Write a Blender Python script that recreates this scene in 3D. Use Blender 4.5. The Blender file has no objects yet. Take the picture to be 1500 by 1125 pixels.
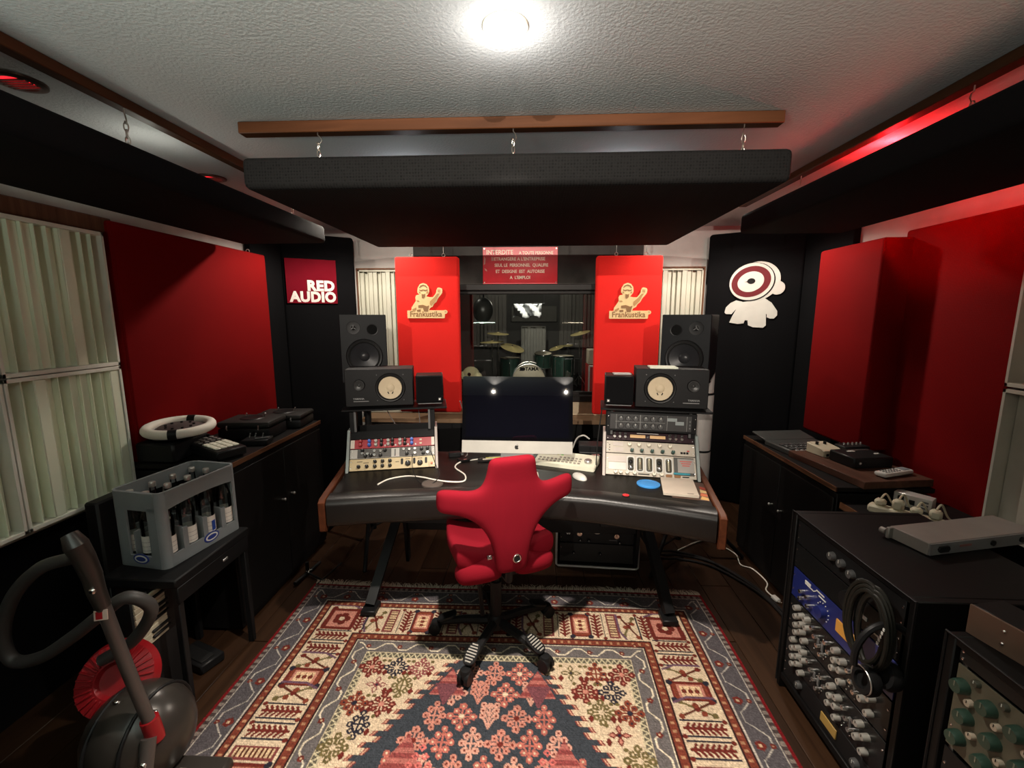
import bpy, bmesh, math, random
import numpy as np
from mathutils import Matrix, Vector, Euler
PI=math.pi; R=math.radians
random.seed(5); rng=np.random.RandomState(7)
SC=bpy.context.scene; COL=SC.collection
# ------------------------------------------------------------------ camera, world, lights, exposure
cd=bpy.data.cameras.new('camera'); cam=bpy.data.objects.new('camera',cd); COL.objects.link(cam)
cd.sensor_width=36; cd.lens=643/1500*36; cd.clip_start=.02
cam.location=(0,0,1.62); cam.rotation_euler=(R(90-8.77),0,R(2.72)); SC.camera=cam
SC.view_settings.view_transform='Standard'; SC.view_settings.look='None'
SC.view_settings.gamma=1; SC.view_settings.exposure=0.0; SC.view_settings.use_curve_mapping=False
W=bpy.data.worlds.new('world'); SC.world=W; W.use_nodes=True
W.node_tree.nodes['Background'].inputs[0].default_value=(.012,.014,.018,1)
W.node_tree.nodes['Background'].inputs[1].default_value=1.0
def light(kind,name,loc,energy,color,rot=(0,0,0),**kw):
    l=bpy.data.lights.new(name,kind); l.energy=energy; l.color=color
    for k,v in kw.items(): setattr(l,k,v)
    o=bpy.data.objects.new(name,l); o.location=loc; o.rotation_euler=rot; COL.objects.link(o); return o
WARM=(1,.89,.77); ZC=2.39
LAMPS=[(-.08,1.31),(-1.3,3.2),(-.81,-2.0),(.39,-2.0),(1.3,3.2)]
light('SPOT','downlight_beam',(-.08,1.31,ZC-.05),340,WARM,rot=(R(6),0,0),spot_size=R(90),spot_blend=1.0,shadow_soft_size=.03)
light('POINT','downlight_halo_fill',(-.08,1.31,ZC-.10),1.7,(1,.95,.90),shadow_soft_size=.03)  # added point light below the downlight, brightening the ceiling around it
for x,e in ((-1.3,62),(1.3,62),(-.06,15)): light('SPOT','downlight_beam',(x,3.2,ZC-.03),e,WARM,spot_size=R(156),spot_blend=.4,shadow_soft_size=.03)  # the middle one is added to brighten the red lettered sign
# two adjustable spots at the back of the room aimed at the desk
for x in (-.81,.39):
    d=Vector((.0-x*.15,3.4,1.72))-Vector((x,-2.0,ZC-.06))
    light('SPOT','spot_beam',(x,-2.0,ZC-.06),540,WARM,rot=d.to_track_quat('-Z','Y').to_euler(),spot_size=R(44),spot_blend=1.0,shadow_soft_size=.014)
# added area lights without fixtures behind the camera, brightening the ceiling
light('AREA','ceiling_fill_light',(-.95,-.5,1.5),36,(.86,1.0,.87),rot=(R(180),0,0),shape='DISK',size=.5)
light('AREA','ceiling_fill_light',(.8,-.5,1.5),13,(1.0,.80,.58),rot=(R(180),0,0),shape='DISK',size=.5)
light('POINT','red_bulb_glow',(1.58,2.16,2.318),12,(1,.012,.016),shadow_soft_size=.02)
# added point lights without lamp bodies above the absorbers, brightening the ceiling strips
light('POINT','warm_strip_fill',(1.62,1.05,2.32),2.6,(1,.56,.36),shadow_soft_size=.02)
light('POINT','pale_ceiling_fill',(-1.66,1.95,2.20),.9,(1,.97,.82),shadow_soft_size=.02)
for x in (-.65,.45): light('POINT','pale_ceiling_fill',(x,2.42,2.27),1.0,(.96,.96,1),shadow_soft_size=.02)
light('POINT','drum_room_lamp',(.05,7.3,2.3),46,(1,.93,.8),shadow_soft_size=.05)
light('POINT','drum_room_side_lamp',(-.75,4.5,2.1),4,(1,.93,.8),shadow_soft_size=.05)

# ------------------------------------------------------------------ materials
MATS={}
def mat(name,col,rough=.6,metal=0.,noise=None,bump=None,emit=None,spec=None,alpha=None,trans=0):
    if name in MATS: return MATS[name]
    m=bpy.data.materials.new(name); m.use_nodes=True; nt=m.node_tree; b=nt.nodes['Principled BSDF']
    c=(*col,1) if len(col)==3 else col
    b.inputs['Base Color'].default_value=c; b.inputs['Roughness'].default_value=rough; b.inputs['Metallic'].default_value=metal
    if spec is None and max(col)<.035 and metal==0: spec=.18
    if spec is not None: b.inputs['Specular IOR Level'].default_value=spec
    if trans: b.inputs['Transmission Weight'].default_value=trans
    tc=nt.nodes.new('ShaderNodeTexCoord')
    n=noise or (9,.18)
    tx=nt.nodes.new('ShaderNodeTexNoise'); tx.inputs['Scale'].default_value=n[0]; tx.inputs['Detail'].default_value=4
    nt.links.new(tc.outputs['Object'],tx.inputs['Vector'])
    mx=nt.nodes.new('ShaderNodeMix'); mx.data_type='RGBA'; mx.blend_type='MULTIPLY'; mx.inputs[0].default_value=1
    mr=nt.nodes.new('ShaderNodeMapRange'); mr.inputs[3].default_value=1-n[1]; mr.inputs[4].default_value=1+n[1]
    nt.links.new(tx.outputs[0],mr.inputs[0]); nt.links.new(mr.outputs[0],mx.inputs[7]); mx.inputs[6].default_value=c
    nt.links.new(mx.outputs[2],b.inputs['Base Color'])
    if bump:
        t2=nt.nodes.new('ShaderNodeTexNoise'); t2.inputs['Scale'].default_value=bump[0]; t2.inputs['Detail'].default_value=3
        nt.links.new(tc.outputs['Object'],t2.inputs['Vector'])
        bp=nt.nodes.new('ShaderNodeBump'); bp.inputs['Strength'].default_value=bump[1]; bp.inputs['Distance'].default_value=bump[2] if len(bump)>2 else .004
        nt.links.new(t2.outputs[0],bp.inputs['Height']); nt.links.new(bp.outputs[0],b.inputs['Normal'])
    if emit:
        b.inputs['Emission Color'].default_value=(*emit[0],1); b.inputs['Emission Strength'].default_value=emit[1]
    MATS[name]=m; return m
def wood(name,c1,c2,rough=.5,axis=0,scale=6,bump=.1):
    if name in MATS: return MATS[name]
    m=bpy.data.materials.new(name); m.use_nodes=True; nt=m.node_tree; b=nt.nodes['Principled BSDF']; b.inputs['Roughness'].default_value=rough; b.inputs['Specular IOR Level'].default_value=.12
    tc=nt.nodes.new('ShaderNodeTexCoord'); mp=nt.nodes.new('ShaderNodeMapping')
    s=[scale*6]*3; s[axis]=scale*.4; mp.inputs['Scale'].default_value=s
    oi=nt.nodes.new('ShaderNodeObjectInfo')
    ad=nt.nodes.new('ShaderNodeVectorMath'); ad.operation='ADD'
    ml=nt.nodes.new('ShaderNodeMath'); ml.operation='MULTIPLY'; ml.inputs[1].default_value=37
    nt.links.new(oi.outputs['Random'],ml.inputs[0]); nt.links.new(tc.outputs['Object'],ad.inputs[0]); nt.links.new(ml.outputs[0],ad.inputs[1])
    nt.links.new(ad.outputs[0],mp.inputs[0])
    tx=nt.nodes.new('ShaderNodeTexNoise'); tx.inputs['Scale'].default_value=1; tx.inputs['Detail'].default_value=6; tx.inputs['Distortion'].default_value=.6
    nt.links.new(mp.outputs[0],tx.inputs['Vector'])
    cr=nt.nodes.new('ShaderNodeValToRGB'); cr.color_ramp.elements[0].color=(*c1,1); cr.color_ramp.elements[1].color=(*c2,1)
    cr.color_ramp.elements[0].position=.3; cr.color_ramp.elements[1].position=.7
    nt.links.new(tx.outputs[0],cr.inputs[0])
    mx=nt.nodes.new('ShaderNodeMix'); mx.data_type='RGBA'; mx.blend_type='MULTIPLY'; mx.inputs[0].default_value=1
    mr=nt.nodes.new('ShaderNodeMapRange'); mr.inputs[3].default_value=.8; mr.inputs[4].default_value=1.2
    nt.links.new(oi.outputs['Random'],mr.inputs[0]); nt.links.new(mr.outputs[0],mx.inputs[7]); nt.links.new(cr.outputs[0],mx.inputs[6])
    nt.links.new(mx.outputs[2],b.inputs['Base Color'])
    bp=nt.nodes.new('ShaderNodeBump'); bp.inputs['Strength'].default_value=bump; bp.inputs['Distance'].default_value=.002
    nt.links.new(tx.outputs[0],bp.inputs['Height']); nt.links.new(bp.outputs[0],b.inputs['Normal'])
    MATS[name]=m; return m
def weave(name,col,rough=.9,scale=260,strength=.4,col2=None,sheen=.0):
    """woven or perforated cloth: colour and relief from a voronoi grid"""
    if name in MATS: return MATS[name]
    m=bpy.data.materials.new(name); m.use_nodes=True; nt=m.node_tree; b=nt.nodes['Principled BSDF']; b.inputs['Roughness'].default_value=rough
    b.inputs['Specular IOR Level'].default_value=.08
    if sheen: b.inputs['Sheen Weight'].default_value=sheen
    tc=nt.nodes.new('ShaderNodeTexCoord'); vo=nt.nodes.new('ShaderNodeTexVoronoi'); vo.inputs['Scale'].default_value=scale; vo.inputs['Randomness'].default_value=.15
    nt.links.new(tc.outputs['Object'],vo.inputs['Vector'])
    cr=nt.nodes.new('ShaderNodeValToRGB'); c2=col2 or tuple(x*.65 for x in col)
    cr.color_ramp.elements[0].color=(*c2,1); cr.color_ramp.elements[1].color=(*col,1); cr.color_ramp.elements[0].position=.15; cr.color_ramp.elements[1].position=.5
    nt.links.new(vo.outputs['Distance'],cr.inputs[0])
    n=nt.nodes.new('ShaderNodeTexNoise'); n.inputs['Scale'].default_value=3.5; nt.links.new(tc.outputs['Object'],n.inputs['Vector'])
    mr=nt.nodes.new('ShaderNodeMapRange'); mr.inputs[3].default_value=.88; mr.inputs[4].default_value=1.12; nt.links.new(n.outputs[0],mr.inputs[0])
    mx=nt.nodes.new('ShaderNodeMix'); mx.data_type='RGBA'; mx.blend_type='MULTIPLY'; mx.inputs[0].default_value=1
    nt.links.new(cr.outputs[0],mx.inputs[6]); nt.links.new(mr.outputs[0],mx.inputs[7]); nt.links.new(mx.outputs[2],b.inputs['Base Color'])
    bp=nt.nodes.new('ShaderNodeBump'); bp.inputs['Strength'].default_value=strength; bp.inputs['Distance'].default_value=.002
    nt.links.new(vo.outputs['Distance'],bp.inputs['Height']); nt.links.new(bp.outputs[0],b.inputs['Normal'])
    MATS[name]=m; return m
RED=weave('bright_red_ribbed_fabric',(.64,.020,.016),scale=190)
SHADERED=weave('shade_darkened_red_fabric',(.16,.0026,.003),scale=240)  # smoother side-wall fabric, its red darkened to stand in for side shade
CHAIRRED=weave('chair_red_wool',(.16,.0045,.011),scale=420,strength=.12,col2=(.14,.004,.0098))
BLK=weave('black_fabric',(.0042,.0042,.0048),scale=300,strength=.3)
MESH=weave('black_perforated_cloth',(.010,.0098,.0098),scale=95,strength=.8,col2=(.0012,.0012,.0013))
WHITEWALL=mat('white_wall_paint',(.50,.48,.45),.8,bump=(90,.12))
CEIL=mat('stippled_ceiling_plaster',(.66,.69,.71),.85,noise=(3,.05),bump=(95,.5,.006))
BLKWOOD=mat('black_stained_wood',(.014,.012,.011),.5,noise=(6,.5),bump=(30,.15))
BLKPATCH=mat('worn_black_board',(.030,.027,.024),.55,noise=(4.5,1.0),bump=(18,.3))
BLKPAINT=mat('black_paint',(.006,.006,.0065),.5)
BLKPLAST=mat('black_plastic',(.010,.010,.0105),.42,bump=(180,.08))
BLKMET=mat('black_metal',(.009,.009,.0095),.42)
GREYPLAST=mat('grey_plastic',(.10,.10,.10),.5)
CHROME=mat('chrome',(.75,.73,.70),.22,1.)
STEEL=mat('brushed_steel',(.52,.51,.50),.38,.9,noise=(40,.12))
GALV=mat('zinc_steel',(.62,.58,.52),.3,1.)
BEAM=wood('ceiling_batten_wood',(.055,.020,.008),(.085,.033,.013),axis=1)
BEAMX=wood('ceiling_batten_wood_cross',(.062,.022,.008),(.10,.036,.014),axis=0)
FLOORW=wood('dark_oak_plank',(.020,.0095,.005),(.036,.017,.0085),rough=.42,axis=1,scale=4)
CHEEK=wood('mahogany_cheek',(.055,.016,.008),(.10,.032,.014),rough=.35,axis=1)
BROWNW=wood('brown_board_wood',(.05,.022,.015),(.085,.04,.027),axis=1)
FRAMEW=wood('brown_frame_wood',(.08,.035,.02),(.14,.07,.04),axis=2)
LEDGEW=wood('pale_ledge_wood',(.16,.10,.06),(.24,.155,.09),axis=0)
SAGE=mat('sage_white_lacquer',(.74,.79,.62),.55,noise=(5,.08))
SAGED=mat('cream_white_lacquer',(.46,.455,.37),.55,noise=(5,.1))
SAGEF=mat('pale_frame_lacquer',(.68,.68,.60),.5)
IVORY=mat('ivory_plastic',(.55,.50,.37),.45)
LEATHER=mat('black_leatherette',(.0085,.0072,.0065),.42,noise=(14,.25),bump=(160,.18))
WHITE=mat('white_plastic',(.56,.55,.51),.4)
CREAM=mat('cream_faceplate',(.56,.44,.25),.42)
ALU=mat('satin_aluminium',(.62,.61,.58),.42,.55)

# ------------------------------------------------------------------ mesh helpers
class MB:
    def __init__(s): s.bm=bmesh.new(); s.mats=[]
    def mi(s,m):
        if m not in s.mats: s.mats.append(m)
        return s.mats.index(m)
    def raw(s,vs,fs,m,mtx=None,smooth=True):
        i=s.mi(m); V=[s.bm.verts.new(mtx@Vector(v) if mtx else v) for v in vs]; out=[]
        for f in fs:
            try: F=s.bm.faces.new([V[k] for k in f])
            except ValueError: continue
            F.material_index=i; F.smooth=smooth; out.append(F)
        return V,out
    def box(s,c,d,m,bev=0,rot=None,mtx=None,seg=1):
        T=Matrix.Translation(c)@(Euler(rot).to_matrix().to_4x4() if rot else Matrix())
        if mtx: T=mtx@T
        x,y,z=(q/2 for q in d)
        V,F=s.raw([(-x,-y,-z),(x,-y,-z),(x,y,-z),(-x,y,-z),(-x,-y,z),(x,-y,z),(x,y,z),(-x,y,z)],
          [(3,2,1,0),(4,5,6,7),(0,1,5,4),(1,2,6,5),(2,3,7,6),(3,0,4,7)],m,T)
        if bev:
            i=s.mi(m); E=list({e for f in F for e in f.edges})
            r=bmesh.ops.bevel(s.bm,geom=E,offset=min(bev,min(d)*.45),segments=seg,affect='EDGES',profile=.5)
            for f in r['faces']: f.material_index=i; f.smooth=True
        return s
    def prism(s,poly,t0,t1,m,mtx=None,bev=0):
        """polygon in XZ (x,z), extruded along y from t0 to t1"""
        n=len(poly); vs=[(p[0],t0,p[1]) for p in poly]+[(p[0],t1,p[1]) for p in poly]
        a=sum(poly[i][0]*poly[(i+1)%n][1]-poly[(i+1)%n][0]*poly[i][1] for i in range(n))
        fr=list(range(n)); bk=list(range(n,2*n))
        fs=[fr if a>0 else fr[::-1], bk[::-1] if a>0 else bk]
        for i in range(n):
            j=(i+1)%n; q=(i,i+n,j+n,j); fs.append(q if a>0 else q[::-1])
        V,F=s.raw(vs,fs,m,mtx)
        bmesh.ops.recalc_face_normals(s.bm,faces=F)
        if bev:
            i=s.mi(m); E=list({e for f in F[:2] for e in f.edges})
            r=bmesh.ops.bevel(s.bm,geom=E,offset=bev,segments=1,affect='EDGES')
            for f in r['faces']: f.material_index=i; f.smooth=True
        return s
    def cyl(s,p0,p1,r0,m,r1=None,seg=16,caps=True):
        r1=r0 if r1 is None else r1; p0=Vector(p0); p1=Vector(p1); d=(p1-p0).normalized()
        a=d.orthogonal().normalized(); b=d.cross(a)
        vs=[p0+(a*math.cos(2*PI*k/seg)+b*math.sin(2*PI*k/seg))*r0 for k in range(seg)]+[p1+(a*math.cos(2*PI*k/seg)+b*math.sin(2*PI*k/seg))*r1 for k in range(seg)]
        fs=[(k,(k+1)%seg,(k+1)%seg+seg,k+seg) for k in range(seg)]
        if caps: fs+=[tuple(range(seg))[::-1],tuple(range(seg,2*seg))]
        s.raw(vs,fs,m); return s
    def lathe(s,prof,m,mtx=None,seg=24):
        """profile (r,h) turned about local z"""
        n=len(prof); vs=[]; fs=[]
        for k in range(seg):
            c,q=math.cos(2*PI*k/seg),math.sin(2*PI*k/seg)
            vs+=[(r*c,r*q,h) for r,h in prof]
        for k in range(seg):
            j=(k+1)%seg
            for i in range(n-1): fs.append((k*n+i,j*n+i,j*n+i+1,k*n+i+1))
        V,F=s.raw(vs,fs,m,mtx)
        bmesh.ops.remove_doubles(s.bm,verts=V,dist=1e-6)
        return s
    def tube(s,pts,r,m,seg=8,closed=False,caps=True):
        P=[Vector(p) for p in pts]; n=len(P); vs=[]; fs=[]; prev=None
        rr=r if isinstance(r,(list,tuple)) else [r]*n
        for i in range(n):
            t=(P[(i+1)%n]-P[i-1]) if closed else (P[min(i+1,n-1)]-P[max(i-1,0)])
            t.normalize()
            if prev is None: a=t.orthogonal().normalized()
            else: a=(prev-t*prev.dot(t)).normalized()
            prev=a; b=t.cross(a)
            vs+=[P[i]+(a*math.cos(2*PI*k/seg)+b*math.sin(2*PI*k/seg))*rr[i] for k in range(seg)]
        for i in range(n if closed else n-1):
            j=(i+1)%n
            for k in range(seg): fs.append((i*seg+k,i*seg+(k+1)%seg,j*seg+(k+1)%seg,j*seg+k))
        if not closed and caps: fs+=[tuple(range(seg))[::-1],tuple(range((n-1)*seg,n*seg))]
        s.raw(vs,fs,m); return s
    def torus(s,c,R0,r,m,axis='z',seg=24,ts=8,arc=1.0,mtx=None,sx=1,sy=1):
        pts=[]
        n=seg if arc>=1 else int(seg*arc)+1
        for k in range(n):
            a=2*PI*k/seg; u,v=R0*math.cos(a)*sx,R0*math.sin(a)*sy
            p=Vector({'z':(u,v,0),'y':(u,0,v),'x':(0,u,v)}[axis])+Vector(c)
            pts.append(mtx@p if mtx else p)
        return s.tube(pts,r,m,ts,closed=arc>=1)
    def sph(s,c,r,m,sc=(1,1,1),u=16,v=10,mtx=None):
        T=Matrix.Translation(c)@Matrix.Diagonal((*sc,1))
        if mtx: T=mtx@T
        return s.lathe([(r*math.sin(PI*k/v),-r*math.cos(PI*k/v)) for k in range(v+1)],m,T,u)
    def mesh(s,name):
        me=bpy.data.meshes.new(name); s.bm.normal_update(); s.bm.to_mesh(me); s.bm.free()
        for m in s.mats: me.materials.append(m)
        me.set_sharp_from_angle(angle=R(38)); return me
    def build(s,name,parent=None,loc=None,rot=None,label=None):
        return mkobj(name,s.mesh(name),parent,loc,rot,label)
def mkobj(name,me,parent=None,loc=None,rot=None,label=None):
    o=bpy.data.objects.new(name,me); COL.objects.link(o)
    if parent: o.parent=parent
    if loc: o.location=loc
    if rot: o.rotation_euler=rot
    if label: o['label']=label
    return o
def tag(o,label,cat,group=None):
    o['label']=label; o['category']=cat
    if group: o['group']=group
    return o
def thing(name,label,cat,loc=(0,0,0),rz=0,group=None,rot=None):
    o=bpy.data.objects.new(name,None); COL.objects.link(o); o.location=loc; o.rotation_euler=rot if rot else (0,0,rz); o.empty_display_size=.05
    return tag(o,label,cat,group)
def struct(o): o['kind']='structure'; return o
def dup(root,loc,rot=None,label=None):
    r=root.copy(); COL.objects.link(r); r.location=loc
    if rot: r.rotation_euler=rot
    if label: r['label']=label
    for ch in list(root.children):
        c=ch.copy(); COL.objects.link(c); c.parent=r
        for g in list(ch.children):
            d=g.copy(); COL.objects.link(d); d.parent=c
    return r
def share(name,me,parent,places,label=None):
    out=[]
    for p in places:
        loc=p[0] if isinstance(p[0],(tuple,list,Vector)) else p
        o=mkobj(name,me,parent,loc,p[1] if isinstance(p[0],(tuple,list,Vector)) and len(p)>1 else None,label); out.append(o)
    return out
def bx(name,parent,m,c,d,bev=0,rot=None,label=None):
    return MB().box((0,0,0),d,m,bev).build(name,parent,c,rot,label)
_fc={}
def text_raw(s,size,bold=0.,xs=1.0,align='CENTER',space=1.0):
    cu=bpy.data.curves.new('lettering','FONT'); cu.body=s; cu.size=size; cu.align_x=align; cu.align_y='CENTER'; cu.offset=bold; cu.space_character=space
    cu.resolution_u=3; cu.extrude=.0
    ob=bpy.data.objects.new('lettering',cu); COL.objects.link(ob)
    dg=bpy.context.evaluated_depsgraph_get(); me=bpy.data.meshes.new_from_object(ob.evaluated_get(dg))
    bpy.data.objects.remove(ob); bpy.data.curves.remove(cu)
    for v in me.vertices: v.co.x*=xs
    return me
def lettering(s,parent,m,loc,size,bold=0.,xs=1.,rot=(R(90),0,0),align='CENTER',name='lettering',space=1.,label=None):
    me=text_raw(s,size,bold,xs,align,space); me.materials.clear(); me.materials.append(m)
    return mkobj(name,me,parent,loc,rot,label)
def arcpts(c,r,a0,a1,n,plane='xz'):
    o=[]
    for k in range(n+1):
        a=R(a0+(a1-a0)*k/n); o.append((c[0]+r*math.cos(a),c[1]+r*math.sin(a)))
    return o
def spline(P,n=8):
    P=[Vector(p) for p in P]; out=[]
    for i in range(len(P)-1):
        a=P[max(i-1,0)];b=P[i];c=P[i+1];d=P[min(i+2,len(P)-1)]
        for k in range(n):
            t=k/n; out.append(.5*((2*b)+(c-a)*t+(2*a-5*b+4*c-d)*t*t+(3*b-a-3*c+d)*t**3))
    out.append(P[-1]); return out
def rrect(w,h,r,n=5,cx=0,cz=0):
    o=[]
    for sx,sz,a in ((1,1,0),(-1,1,90),(-1,-1,180),(1,-1,270)):
        for k in range(n+1):
            t=R(a+90*k/n); o.append((cx+sx*(w/2-r)+r*math.cos(t),cz+sz*(h/2-r)+r*math.sin(t)))
    return o
def ell(a,b,n=28,cx=0,cz=0,rot=0):
    o=[]
    for k in range(n):
        t=2*PI*k/n; x,z=a*math.cos(t),b*math.sin(t); o.append((cx+x*math.cos(rot)-z*math.sin(rot),cz+x*math.sin(rot)+z*math.cos(rot)))
    return o

# ------------------------------------------------------------------ ROOM SHELL
XL,XR,YB,YF=-2.12,2.12,-2.5,4.03
fl=struct(MB().box((0,.8,-.045),(4.3,6.8,.05),BLKWOOD).build('floor'))
pl=MB().box((0,0,0),(.173,1.196,.018),FLOORW,.002).mesh('plank')
k=0
for i in range(25):
    for j in range(5):
        y=-1.75+j*1.2+(i*.47)%1.2
        if y-.6>4.0: continue
        mkobj('plank',pl,fl,(-2.03+i*.175+.0,y if y+.6<4.04 else 4.04-.6,-.0105+ (k%3)*.0004)); k+=1
struct(MB().box((0,.82,ZC+.03),(4.4,6.8,.06),CEIL).build('ceiling'))
struct(MB().box((XL-.04,.8,1.2),(.08,6.8,2.4),WHITEWALL).build('wall_left'))
struct(MB().box((XR+.04,.8,1.2),(.08,6.8,2.4),WHITEWALL).build('wall_right'))
BACKW=mat('grey_back_wall_paint',(.06,.058,.055),.8)
struct(MB().box((0,YB-.04,1.2),(4.3,.08,2.4),BACKW).build('wall_back'))
wf=MB()
wf.box((-1.60,YF+.05,1.2),(1.09,.1,2.4),WHITEWALL); wf.box((1.545,YF+.05,1.2),(1.21,.1,2.4),WHITEWALL)
wf.box((-.057,YF+.0,2.118),(1.996,.19,.545),BLKPATCH); wf.box((-.057,YF+.0,.345),(1.996,.19,.73),BLKWOOD)
wf.box((-.985,YF,1.28),(.14,.19,1.16),BLKWOOD); wf.box((.872,YF,1.28),(.14,.19,1.16),BLKWOOD)
struct(wf.build('wall_front'))
# black low panels on the side walls
struct(bx('trim_1',None,BLKPAINT,(-2.10,.75,.38),(.04,2.5,.76)))
struct(bx('trim_2',None,BLKPAINT,(2.10,.75,.33),(.04,5.7,.66)))
struct(bx('trim_4',None,BLKPAINT,(-2.1,2.9,.38),(.04,1.6,.76)))
struct(bx('baseboard_front',None,BLKPAINT,(-.057,3.90,.06),(3.0,.03,.12),.004))
# studio window
wn=MB()
for c,d in (((-.054,3.89,1.867),(1.87,.075,.054)),((-.054,3.89,.895),(1.87,.075,.054)),((-.93,3.89,1.384),(.075,.075,.946)),((.822,3.89,1.384),(.075,.075,.946)),
            ((-.054,3.935,1.83),(1.74,.032,.038)),((-.054,3.935,.932),(1.74,.032,.032)),((-.871,3.935,1.384),(.043,.032,.86)),((.763,3.935,1.384),(.043,.032,.86))): wn.box(c,d,BLKWOOD,.006)
win=struct(wn.build('window_1'))
def glassmat(name,tint=(.95,.97,.96),f=1.0):
    m=bpy.data.materials.new(name); m.use_nodes=True; nt=m.node_tree; nt.nodes.remove(nt.nodes['Principled BSDF'])
    o=nt.nodes['Material Output']; t=nt.nodes.new('ShaderNodeBsdfTransparent'); t.inputs[0].default_value=(*tint,1)
    g=nt.nodes.new('ShaderNodeBsdfGlossy'); g.inputs['Roughness'].default_value=.02; fr=nt.nodes.new('ShaderNodeFresnel'); fr.inputs[0].default_value=1.5
    ml=nt.nodes.new('ShaderNodeMath'); ml.operation='MULTIPLY'; ml.inputs[1].default_value=f; nt.links.new(fr.outputs[0],ml.inputs[0])
    mx=nt.nodes.new('ShaderNodeMixShader'); nt.links.new(ml.outputs[0],mx.inputs[0]); nt.links.new(t.outputs[0],mx.inputs[1]); nt.links.new(g.outputs[0],mx.inputs[2]); nt.links.new(mx.outputs[0],o.inputs[0]); return m
GLASS=glassmat('window_glass',f=1.6)
bx('glass_pane',win,GLASS,(-.054,3.95,1.384),(1.72,.006,.892))
# ledge and cream board under the window
led=thing('window_ledge','long pale wooden ledge under the studio window','ledge',(0,3.83,0))
bx('ledge_board',led,LEDGEW,(-.13,0,.715),(2.74,.236,.038),.004); bx('fascia',led,BLKPAINT,(-.13,.03,.35),(2.68,.13,.69))
CB=mat('cream_board_paint',(.70,.58,.40),.6,noise=(26,.2))
tag(MB().box((-.054,3.918,.803),(1.785,.022,.134),CB,.002).build('sill_board'),'cream board with scuff marks below the window, above the ledge','board')
# corner panels (black, angled)
for nm,(x0,y0),(x1,y1),lab in (('corner_absorber',(-2.065,3.605),(-1.57,3.902),'tall black corner absorber panel behind the red square sign'),
                        ('corner_absorber',(1.473,3.902),(2.065,3.545),'tall black corner absorber panel behind the white figure emblem')):
    a=math.atan2(y1-y0,x1-x0); L=math.hypot(x1-x0,y1-y0)
    tag(MB().box((L/2,.035,1.149),(L,.07,2.297),BLK,.025,seg=3).build(nm,None,(x0,y0,0),(0,0,a)),lab,'acoustic panel')

tag(MB().box((-2.09,3.42,1.149),(.05,.40,2.297),BLK,.012,seg=2).build('side_absorber'),'narrow black panel on the left wall between red panel and corner','acoustic panel')
tag(MB().box((2.09,3.305,1.149),(.05,.51,2.297),BLK,.012,seg=2).build('side_absorber'),'narrow black panel on the right wall between red panel and corner','acoustic panel')
# ------------------------------------------------------------------ battens, clouds, chains, lamps
tag(MB().box((-1.475,.9,2.370),(.045,4.6,.036),BEAM,.003).build('ceiling_batten'),'brown wooden batten along the ceiling on the left side','batten')
tag(MB().box((1.415,.9,2.370),(.05,4.6,.036),BEAM,.003).build('ceiling_batten'),'brown wooden batten along the ceiling on the right side','batten')
tag(MB().box((-.12,1.86,2.366),(2.13,.05,.044),BEAMX,.003).build('ceiling_batten'),'short brown wooden batten across the ceiling above the centre panel','batten')
def cloud(name,label,c,d,mf=None):
    t=thing(name,label,'acoustic panel',(c[0],c[1],c[2]),0,'hanging ceiling absorbers')
    MB().box((0,0,0),d,mf or BLK,.022,seg=3).build('absorber_body',t)
    return t
cc=cloud('ceiling_absorber','wide black absorber hanging across the middle below the short batten',(-.085,2.28,2.122),(1.90,1.36,.108),MESH)
cl_=cloud('ceiling_absorber','long black absorber hanging along the left wall under the red lamps',(-1.575,1.05,2.122),(.55,3.50,.104))
cr_=cloud('ceiling_absorber','long black absorber hanging along the right wall with red glow above',(1.42,.93,2.122),(.56,3.34,.104))
# chains
def chain_proto():
    t=thing('suspension_chain','x','chain')
    MB().tube([(0,0,.178),(0,0,.16),(.012,0,.150),(.016,0,.138),(.006,0,.127),(-.008,0,.132)],.0024,GALV,6).build('hook',t)
    lk=MB().torus((0,0,0),.012,.0024,GALV,'y',16,6,sx=.55,sy=1.25).mesh('link')
    share('link',lk,t,[((0,0,.116),(0,0,R(90))),((0,0,.092),(0,0,0)),((0,0,.068),(0,0,R(90))),((0,0,.046),(0,0,0))])
    MB().torus((0,0,.020),.013,.0028,GALV,'y',18,6).cyl((0,0,.008),(0,0,-.004),.0032,GALV).build('screw_eye',t)
    return t
ch=chain_proto()
spots=[((-.864,1.845,2.175),'left end of the centre absorber'),((-.083,1.845,2.175),'middle of the centre absorber'),((.80,1.845,2.175),'right end of the centre absorber'),
       ((-1.455,1.62,2.172),'left wall absorber near its middle'),((-1.46,2.72,2.172),'far end of the left wall absorber'),
       ((1.405,1.60,2.172),'right wall absorber near the frame edge'),((1.405,2.52,2.172),'far end of the right wall absorber')]
for i,(p,w) in enumerate(spots):
    lab='zinc hook and chain holding up the '+w
    if i==0: ch.location=p; ch['label']=lab; ch['group']='chains of the hanging absorbers'
    else: dup(ch,p,(0,0,i*.7),lab)
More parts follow.
